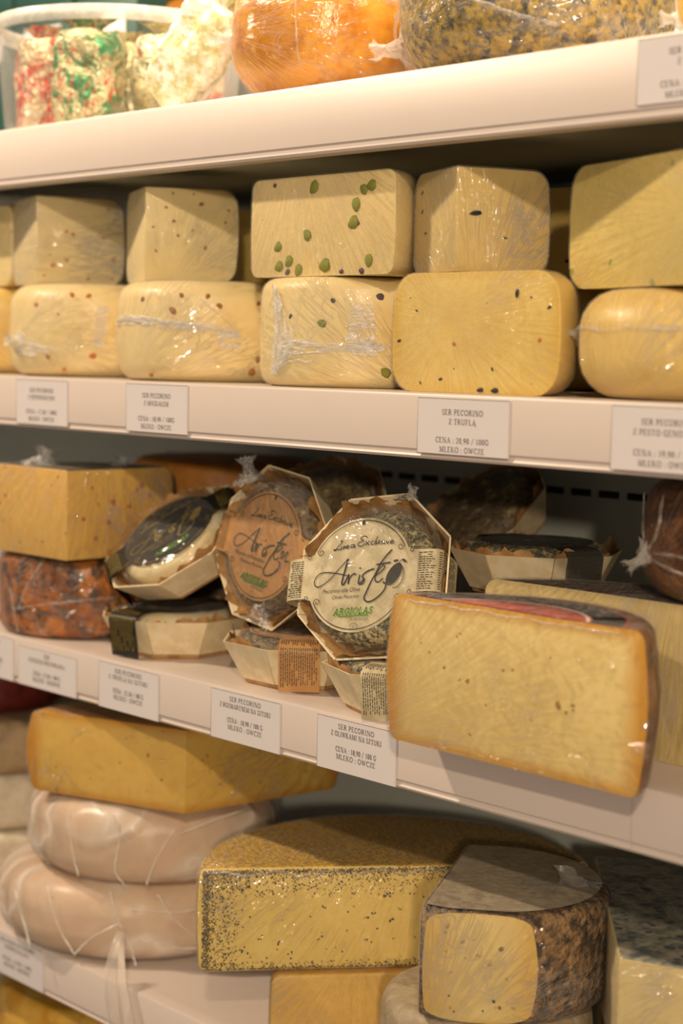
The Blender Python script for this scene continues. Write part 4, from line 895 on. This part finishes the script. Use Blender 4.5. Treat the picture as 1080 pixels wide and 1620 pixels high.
for _ in range(5200):                                   # crust seen edge-on around the cut face, thinning inwards
    u = rnd.uniform(-0.168, 0.168); e = rnd.random() ** 4.0
    if rnd.random() < 0.55: z = PH - 0.0015 - rnd.random() * 0.0035 - e * 0.022 * (0.5 + 0.5 * (u < 0.02))
    elif rnd.random() < 0.55: u = -0.1690 + rnd.random() * 0.005 + e * 0.026; z = rnd.uniform(0.004, PH - 0.004)
    else: z = 0.002 + e * 0.006
    tgt = (V, F) if rnd.random() < 0.55 else (V2, F2)
    grain(*tgt, nF * 0.0002 + tF * u + Vector((0, 0, z)), nF, rnd.uniform(0.0004, 0.0011))
for _ in range(130):                                    # peppercorn bits in the paste
    u = -0.165 + 0.30 * rnd.random() ** 1.4; z = 0.006 + 0.08 * rnd.random()
    for q in range(rnd.choice((1, 1, 1, 3))): grain(V, F, nF * 0.0002 + tF * (u + rnd.uniform(-.002, .002)) + Vector((0, 0, z + rnd.uniform(-.002, .002))), nF, rnd.uniform(0.0006, 0.0014))
o = from_py('pepper_crust', V, F, [mat_plain('cracked_pepper', '3a301a', 0.7, 0.2, 300)], PW); o['kind'] = 'stuff'
o = from_py('turmeric_crust', V2, F2, [mat_plain('turmeric_grain', 'b8901c', 0.7, 0.2, 300)], PW); o['kind'] = 'stuff'
M_edge = fm('film_edge_fold', (0, 0, 0), streak=0.5, gloss=0.5, haze=0.10, bump=1.0)
for s in range(7):
    u = -0.165 + s * 0.046; crease_face(PW, PANG, 0.0006, [(u, PH - 0.0045 + rnd.uniform(-.002, .001)), (u + .016, PH - 0.003), (u + .032, PH - 0.006 + rnd.uniform(-.002, .002)), (u + .048, PH - 0.0035)], 0.0013, 0.0018, M_edge, seed=s + 100)
UC = cheese('half_cheese', 'amber half wheel lying under the peppercorn half wheel', 'cheese', (-0.020, 0.088, Z4), 0.102, 0.0675, [(PANG, 0.0)], R_bigy, mat_paste('amber_paste', 'e2bd68', 'd3aa52', 0.06, 60, [('6a4a20', 120, 0.18, 0.06)]), 0.008, 0.002, fm('film_uc', (-0.03, 0, 0.1), freq=24, streak=0.26), 'large cut cheeses', 54)
# cream cheese with a mottled brown rind, one side sliced off
R_tom = mat_rind('mottled_brown_rind', ['8f6e44', '5a4228', 'a8865a', '3e2f1e'], 40, 0.75, 1.0, 160, dist=0.01)
M_cr = mat_paste('cream_paste', 'efdca0', 'e6cf8c', 0.10, 70, [('8a6a2a', 80, 0.18, 0.10), ('c89a4a', 50, 0.2, 0.08)], sss=0.12, edge=(0.098, 0.0865, 0.010, 'dcb860'))
CZ = 0.9235
CR = cheese('rind_cheese', 'cream cheese wheel with mottled brown rind and one side sliced off', 'cheese', (0.102, 0.077, CZ), 0.098, 0.0865, [(-51, 0.0900), (212, 0.034)], R_tom, M_cr, 0.010, 0.002, fm('film_cr', (0.02, -0.09, -0.03), freq=26, streak=0.20, gloss=0.10, bump=0.7), 'large cut cheeses', 55, bev=0.0015, wob=0.002)
pd = top_label(CR, 0.1, 0.0865, -51, 0.0900, mat_rind('grey_paper_top', ['a89a84', '988a74', 'b4a892'], 40, 0.5, 0.3, 200), 0.091, 'paper_disc', 0.0, 0.0013)
bm = bmesh.new(); bm.from_mesh(pd.data); nn = Vector((math.cos(R_(212)), math.sin(R_(212)), 0))
bmesh.ops.bisect_plane(bm, geom=bm.verts[:] + bm.edges[:] + bm.faces[:], plane_co=nn * 0.032, plane_no=nn, clear_outer=True); bm.to_mesh(pd.data); bm.free()
rd = random.Random(12)
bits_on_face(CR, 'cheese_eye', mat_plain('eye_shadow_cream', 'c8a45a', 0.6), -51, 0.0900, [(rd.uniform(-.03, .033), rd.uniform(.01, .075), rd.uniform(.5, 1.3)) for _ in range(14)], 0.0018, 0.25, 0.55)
bits_on_face(CR, 'dark_speck', MT['truffle'], -51, 0.0900, [(.012, .018, 1.3), (-.022, .020, .8), (-.018, .008, .7), (.004, .010, .7)], 0.0012)
v = []; f = []                                                         # stiff film ear standing up on the wheel
for j in range(6):
    for i in range(6):
        x, y = i / 5, j / 5
        v.append((0.05 + 0.030 * x, 0.028 + 0.018 * x - 0.004 * y + 0.004 * math.sin(i * 2 + j), 0.087 + 0.020 * y * (1 - x * 0.75) + 0.002 * math.sin(i * 1.7 + j * 2.2)))
for j in range(5):
    for i in range(5): f.append((j * 6 + i, j * 6 + i + 1, j * 6 + i + 7, j * 6 + i + 6))
from_py('film_ear', v, f, [M_edge], CR, True)
cheese('whole_cheese', 'greyish cheese wheel under the mottled-rind wheel', 'cheese', (0.112, 0.068, Z4), 0.083, 0.0945, [], mat_rind('grey_tan_rind', ['a8977c', '94836a', 'b8a88c'], 24, 0.6, 0.4, 120), M_cr, 0.012, 0.003, None, 'large cut cheeses', 56)
# blue-mould sector at the right
R_mo = mat_rind('blue_mould_top', ['8f8c78', '5c6a62', '3c4a48', 'a8a08a'], 34, 0.5, 0.6, 160)
M_mo = mat_paste('mould_cheese_paste', 'e2cf94', 'd6bf7e', 0.08, 60)
MO = cheese('mould_cheese', 'blue-mottled cheese sector in shiny film beside the mottled-rind wheel', 'cheese', (0.270, 0.034, 0.9115), 0.262, 0.0885, [(-70, 0), (223, 0)], R_mo, M_mo, 0.010, 0.003, fm('film_mo', (0.1, 0, 0.1), freq=12, streak=0.40, gloss=0.24), 'large cut cheeses', 57)
dk = mat_plain('mould_blue_green', '2c3a3a', 0.6, 0.2, 200)
rd = random.Random(4)
for _ in range(46):
    a = R_(rd.uniform(24, 129)); r = rd.uniform(0.03, 0.2); s = rd.uniform(0.0022, 0.0050)
    o = bpy.data.objects.new('mould_spot', blob_mesh('mould_spot', dk)); col.objects.link(o); o.parent = MO; o.location = (math.cos(a) * r, math.sin(a) * r, 0.0886); o.scale = (s, s * 0.8, s * 0.12)
cheese('mould_cheese', 'cheese sector carrying the blue-mottled one', 'cheese', (0.276, 0.036, Z4), 0.255, 0.0830, [(-70, 0), (223, 0)], R_mo, M_mo, 0.010, 0.003, None, 'large cut cheeses', 58)
# far stack past the wrapped wheels
FS = 'stacked wheels past the milky-wrapped ones'
RG = mat_rind('grey_white_rind', ['d2c6b0', 'c4b69c', 'ded4c0'], 16, 0.6, 0.3, 100)
cheese('whole_cheese', 'pale grey wheel at the bottom of the stack beyond the milky-wrapped wheels', 'cheese', (-0.735, 0.135, Z4), 0.130, 0.062, [], RG, RG, 0.012, 0.002, None, FS, 61)
cheese('whole_cheese', 'pale grey wheel second in the stack beyond the milky-wrapped wheels', 'cheese', (-0.740, 0.138, Z4 + 0.0625), 0.128, 0.062, [], RG, RG, 0.012, 0.002, None, FS, 62)
cheese('whole_cheese', 'brownish wheel third in the stack beyond the milky-wrapped wheels', 'cheese', (-0.738, 0.136, Z4 + 0.125), 0.126, 0.060, [], mat_rind('taupe_rind', ['a08868', '8c7658', 'b39a78'], 16, 0.6, 0.3, 100), RG, 0.012, 0.002, None, FS, 63)
cheese('whole_cheese', 'dark red waxed wheel topmost of the stack beyond the milky-wrapped wheels', 'cheese', (-0.745, 0.13, Z4 + 0.1855), 0.085, 0.062, [], mat_rind('dark_red_wax', ['6a2420', '5a1c1a', '7a302a'], 16, 0.4, 0.2, 100), RG, 0.012, 0.002, None, FS, 64)
# lowest shelf, just showing under the rail
cheese('whole_cheese', 'yellow-brown wheel on the lowest shelf, topmost of two', 'cheese', (-0.52, 0.16, Z5 + 0.1105), 0.13, 0.110, [], R_bigy, R_bigy, 0.014, 0.003, None, 'wheels on the lowest shelf', 65)
cheese('whole_cheese', 'dark green waxed wheel at the bottom of the lowest shelf', 'cheese', (-0.52, 0.16, Z5), 0.13, 0.110, [], mat_rind('dark_green_wax', ['22302c', '1c2824', '2c3c36'], 16, 0.4, 0.2, 100), R_bigy, 0.014, 0.003, None, 'wheels on the lowest shelf', 66)
cheese('whole_cheese', 'dark green waxed wheel in front of the two on the lowest shelf', 'cheese', (-0.245, 0.15, Z5), 0.12, 0.180, [], bpy.data.materials['dark_green_wax'], R_bigy, 0.02, 0.003, None, 'wheels on the lowest shelf', 67)

# ------------------------------------------------------------ top shelf
def mat_clear(name, base=0.05, hexc='ffffff'):
    t = NT(name); lw = t.n('ShaderNodeLayerWeight'); lw.inputs[0].default_value = 0.3
    fac = t.math('ADD', t.math('MULTIPLY', lw.outputs['Facing'], 0.30), base, True)
    tr = t.n('ShaderNodeBsdfTransparent'); tr.inputs[0].default_value = lin(hexc)
    gl = t.n('ShaderNodeBsdfGlossy'); gl.inputs['Roughness'].default_value = 0.10; t.l(t.bump(t.noise(12, 2), 0.15, 0.004), gl.inputs['Normal'])
    df = t.n('ShaderNodeBsdfDiffuse'); df.inputs[0].default_value = (0.9, 0.9, 0.88, 1)
    m1 = t.n('ShaderNodeMixShader'); m1.inputs[0].default_value = 0.35; t.l(gl.outputs[0], m1.inputs[1]); t.l(df.outputs[0], m1.inputs[2])
    m = t.n('ShaderNodeMixShader'); t.l(fac, m.inputs[0]); t.l(tr.outputs[0], m.inputs[1]); t.l(m1.outputs[0], m.inputs[2]); t.l(m.outputs[0], t.out.inputs[0]); return t.m
TB = empty('plastic_tub', (-0.505, 0.142, Z1), 'clear round plastic tub with pale rim, full of patterned foil parcels', 'tub')
from_bm('tub_wall', lathe_bm([(0, 0.0004), (0.112, 0.0004), (0.117, 0.003), (0.1195, 0.012), (0.1290, 0.112), (0.1270, 0.112), (0.1178, 0.013), (0.1150, 0.0045), (0, 0.0026)], 72), [mat_clear('clear_plastic', 0.04)], TB)
from_bm('tub_rim', lathe_bm([(0.1292, 0.104), (0.1320, 0.104), (0.1338, 0.107), (0.1338, 0.114), (0.1316, 0.1185), (0.1282, 0.1192), (0.1265, 0.117), (0.1292, 0.112)], 72), [mat_milky('pale_plastic', 0.75, 'e8e6de', 0.3)], TB)
def mat_foil(name, a, b, c, d):
    t = NT(name); q = t.mix(t.ramp(t.noise(30, 3, 0.6, None, 1.5), 0.45, 0.55), lin(a), lin(b))
    q = t.mix(t.ramp(t.noise(17, 2, 0.5, None, 0.8), 0.60, 0.63), q, lin(c))
    s = t.noise(26, 2, 0.5, t.scalevec((2.2, 2.2, 0.7)), 2.5)
    q = t.mix(t.math('LESS_THAN', t.math('ABSOLUTE', t.math('SUBTRACT', s, 0.52)), 0.016), q, lin(d))
    t.bsdf(q, 0.24, t.bump(t.math('ADD', t.noise(40, 4, 0.6, None, 1.0), t.noise(90, 3)), 1.0, 0.010), metal=0.3); return t.m
FO = [mat_foil('foil_gold', 'e2cf9a', 'f2e6c4', 'cf5a30', '3c8a4a'), mat_foil('foil_green', 'd8d0a0', '2f8a50', 'f0e8d0', 'c8502c'), mat_foil('foil_red', 'd4502e', 'e8d4a8', '3a8a4c', 'f0e4c8')]
def parcel(name, label, cat, loc, dims, rot, m, seed, amp=0.006, group=None):
    root = empty(name, loc, label, cat, group); root.rotation_euler = rot
    bm = bmesh.new(); bmesh.ops.create_cube(bm, size=1.0)
    bmesh.ops.subdivide_edges(bm, edges=bm.edges[:], cuts=9, use_grid_fill=True)
    for v in bm.verts:
        p = v.co.copy(); s = Vector((math.copysign(abs(p.x * 2) ** 1.0, p.x), p.y * 2, p.z * 2)); L = (abs(s.x) ** 5 + abs(s.y) ** 5 + abs(s.z) ** 5) ** 0.2
        s /= max(L, 1e-6); q = Vector((s.x * dims[0], s.y * dims[1], s.z * dims[2])) * 0.5
        k = noise.noise(q * 38 + Vector((seed, 0, 0))) + 0.6 * noise.noise(q * 95 + Vector((0, seed, 0)))
        v.co = q * (1 + k * amp / max(q.length, 0.02)) + Vector((0, 0, dims[2] / 2))
    bb = from_bm('wrapper', bm, [m], root, angle=60)
    from_py('wrapper_twist', *(lambda V, F: (V, F))(*twist(dims, seed)), [m], root, True)
    return root
def twist(dims, seed):
    V = []; F = []; N = 14
    for j in range(4):
        k = j / 3
        for i in range(N):
            a = 2 * math.pi * i / N; r = (0.008 + 0.016 * k * k) * (1 + 0.35 * (-1) ** i) * (1 + 0.3 * noise.noise(Vector((i, j, seed))))
            V.append((math.cos(a) * r, math.sin(a) * r * 0.7, dims[2] * 0.96 + 0.016 * k))
    for j in range(3):
        for i in range(N): F.append((j * N + i, j * N + (i + 1) % N, (j + 1) * N + (i + 1) % N, (j + 1) * N + i))
    return V, F
for i, (a, r, m, lb) in enumerate(((-118, 0.079, 2, 'red patterned foil parcel at the front of the clear tub'), (-58, 0.079, 1, 'green patterned foil parcel at the front of the clear tub'), (2, 0.079, 0, 'gold foil parcel on the white-parcel side of the clear tub'), (62, 0.079, 2, 'red foil parcel at the rear corner of the clear tub'), (122, 0.079, 1, 'green foil parcel at the rear of the clear tub'), (182, 0.079, 0, 'gold foil parcel at the far side of the clear tub'), (-30, 0.0, 0, 'gold foil parcel in the middle of the clear tub'))):
    parcel('foil_parcel', lb, 'foil parcel', (-0.505 + math.cos(R_(a)) * r, 0.142 + math.sin(R_(a)) * r, Z1 + 0.0045), (0.066, 0.056, 0.096), (0, 0, R_(a + 90)), FO[m], i * 3.3, 0.005, 'foil parcels in the tub')
M_wh = mat_rind('white_green_wrap', ['eee8d6', 'e6deb8', 'f4f0e4', 'c2c08a'], 30, 0.3, 0.8, 60)
WP = parcel('wrapped_cheese_parcel', 'white and pale green crumpled parcel leaning between tub and orange cheese', 'cheese', (-0.318, 0.062, Z1 + 0.018), (0.060, 0.046, 0.105), (0.05, R_(33), R_(35)), M_wh, 2.2, 0.010)
v = cheese('whole_cheese', 'white round cheese behind the leaning crumpled parcel', 'cheese', (-0.243, 0.182, Z1), 0.050, 0.10, [], mat_rind('white_rind', ['f0e8d8', 'e6dcc8', 'f6f0e4'], 20, 0.5, 0.2), RW, 0.014, 0.002, None, None, 70)
M_or = mat_rind('orange_smoked_rind', ['dc9420', 'c2740c', 'eaa838'], 14, 0.22, 0.3, 200, sss=0.05)
OR = cheese('smoked_cheese', 'glossy orange smoked cheese ball in taut film with bunched ends', 'cheese', (-0.128, 0.095, Z1), 0.082, 0.118, [], M_or, M_or, 0.045, 0.003, fm('film_or', (-0.09, 0, 0.055), freq=16, streak=0.16, gloss=0.06, haze=0.0), 'film-wrapped whole cheeses', 71)
PR = profile(0.082, 0.118, 0.045, 0.003)
def rprof(z, P=PR):
    for (r0, z0), (r1, z1) in zip(P[1:], P[2:]):
        if z0 <= z <= z1 and z1 > z0: return r0 + (r1 - r0) * (z - z0) / (z1 - z0)
    return P[6][0]
for s, (p, wd) in enumerate((([(-150, .062), (-120, .070), (-90, .078), (-60, .082), (-30, .080), (0, .078)], .0030), ([(-62, .082), (-61, .05), (-60, .02)], .0012), ([(-64, .08), (-66, .100)], .002), ([(-120, .012), (-126, .035), (-135, .058)], .0016))): crease_wheel(OR, 0.0, p, wd, wd * 1.2, seed=s + 120, rf=rprof)
tuft(OR, (0.080 * math.cos(R_(-134)), 0.080 * math.sin(R_(-134)), 0.055), (-0.75, -0.6, 0.15), 0.014, seed=12, m=MT['crease'])
R_ms = mat_rind('grey_yellow_mould_rind', ['736642', '4a4430', 'a8882c', '38342a', 'b89a34'], 34, 0.6, 1.0, 150, dist=0.01)
GM = cheese('mould_rind_cheese', 'grey and yellow speckled mould-rind cheese in loose film', 'cheese', (0.090, 0.118, Z1), 0.104, 0.110, [], R_ms, R_ms, 0.040, 0.004, fm('film_gm', (-0.1, -0.05, 0.03), freq=12, streak=0.22, gloss=0.2), 'film-wrapped whole cheeses', 72, wob=0.004)
PG = profile(0.106, 0.110, 0.040, 0.004); rg = lambda z: rprof(z, PG)
tuft(GM, (0.100 * math.cos(R_(-140)), 0.100 * math.sin(R_(-140)), 0.030), (-0.8, -0.55, -0.1), 0.016, seed=15, m=MT['crease'], ln=1.3)
for s, (p, wd) in enumerate((([(-140, .03), (-125, .045), (-105, .075), (-100, .095)], .003), ([(-90, .060), (-72, .046), (-55, .034), (-40, .028)], .0022), ([(-72, .046), (-74, .075), (-78, .1)], .002))): crease_wheel(GM, 0.0, p, wd, wd * 1.2, seed=s + 130, rf=rg)
YR = cheese('whole_cheese', 'bright yellow cheese with white bunched film, above the price tag', 'cheese', (0.345, 0.102, Z1), 0.082, 0.080, [], mat_rind('bright_yellow_rind', ['dcb030', 'd0a226', 'e6c04a'], 16, 0.4, 0.2, 120), RW, 0.030, 0.003, F_up[0], 'film-wrapped whole cheeses', 73)
tuft(YR, (0.078 * math.cos(R_(-150)), 0.078 * math.sin(R_(-150)), 0.020), (-0.9, -0.4, 0.1), 0.012, seed=17)
# dark cartons behind
M_tl = mat_plain('dark_teal_carton', '1f4a44', 0.5, 0.1)
for i, (x, lb) in enumerate(((-1.00, 'dark teal carton behind the tub, far end'), (-0.865, 'dark teal carton between two other teal cartons'), (-0.73, 'dark teal carton nearest the brown jar'))):
    r0 = empty('carton', (x, 0.325, Z1), lb, 'carton', 'dark teal cartons'); box_obj('carton_body', (-0.062, -0.045, 0), (0.062, 0.045, 0.235), M_tl, r0, 0.002)
    box_obj('carton_label', (-0.04, -0.0458, 0.15), (0.04, -0.0452, 0.18), MT['card'], r0); box_obj('carton_lid', (-0.0632, -0.0462, 0.205), (0.0632, 0.0462, 0.2365), M_tl, r0, 0.002)
J = empty('brown_jar', (-0.600, 0.315, Z1), 'amber brown jar behind the white parcel', 'jar')
from_bm('jar_body', lathe_bm([(0, 0), (0.038, 0), (0.042, 0.004), (0.042, 0.16), (0.034, 0.178), (0.030, 0.182), (0, 0.182)], 40), [mat_plain('amber_glass', '8a5a1c', 0.15)], J)
from_bm('jar_lid', lathe_bm([(0, 0.1822), (0.034, 0.1822), (0.035, 0.184), (0.035, 0.200), (0.033, 0.202), (0, 0.202)], 40), [mat_plain('brown_lid', '5c3c18', 0.4)], J)

parcel('paper_wrapped_cheese', 'white paper-wrapped cheese beside the dark spiced cheese', 'cheese', (-0.625, 0.090, Z3), (0.080, 0.130, 0.085), (0, 0, 0.1), MT['card'], 6.1, 0.004)
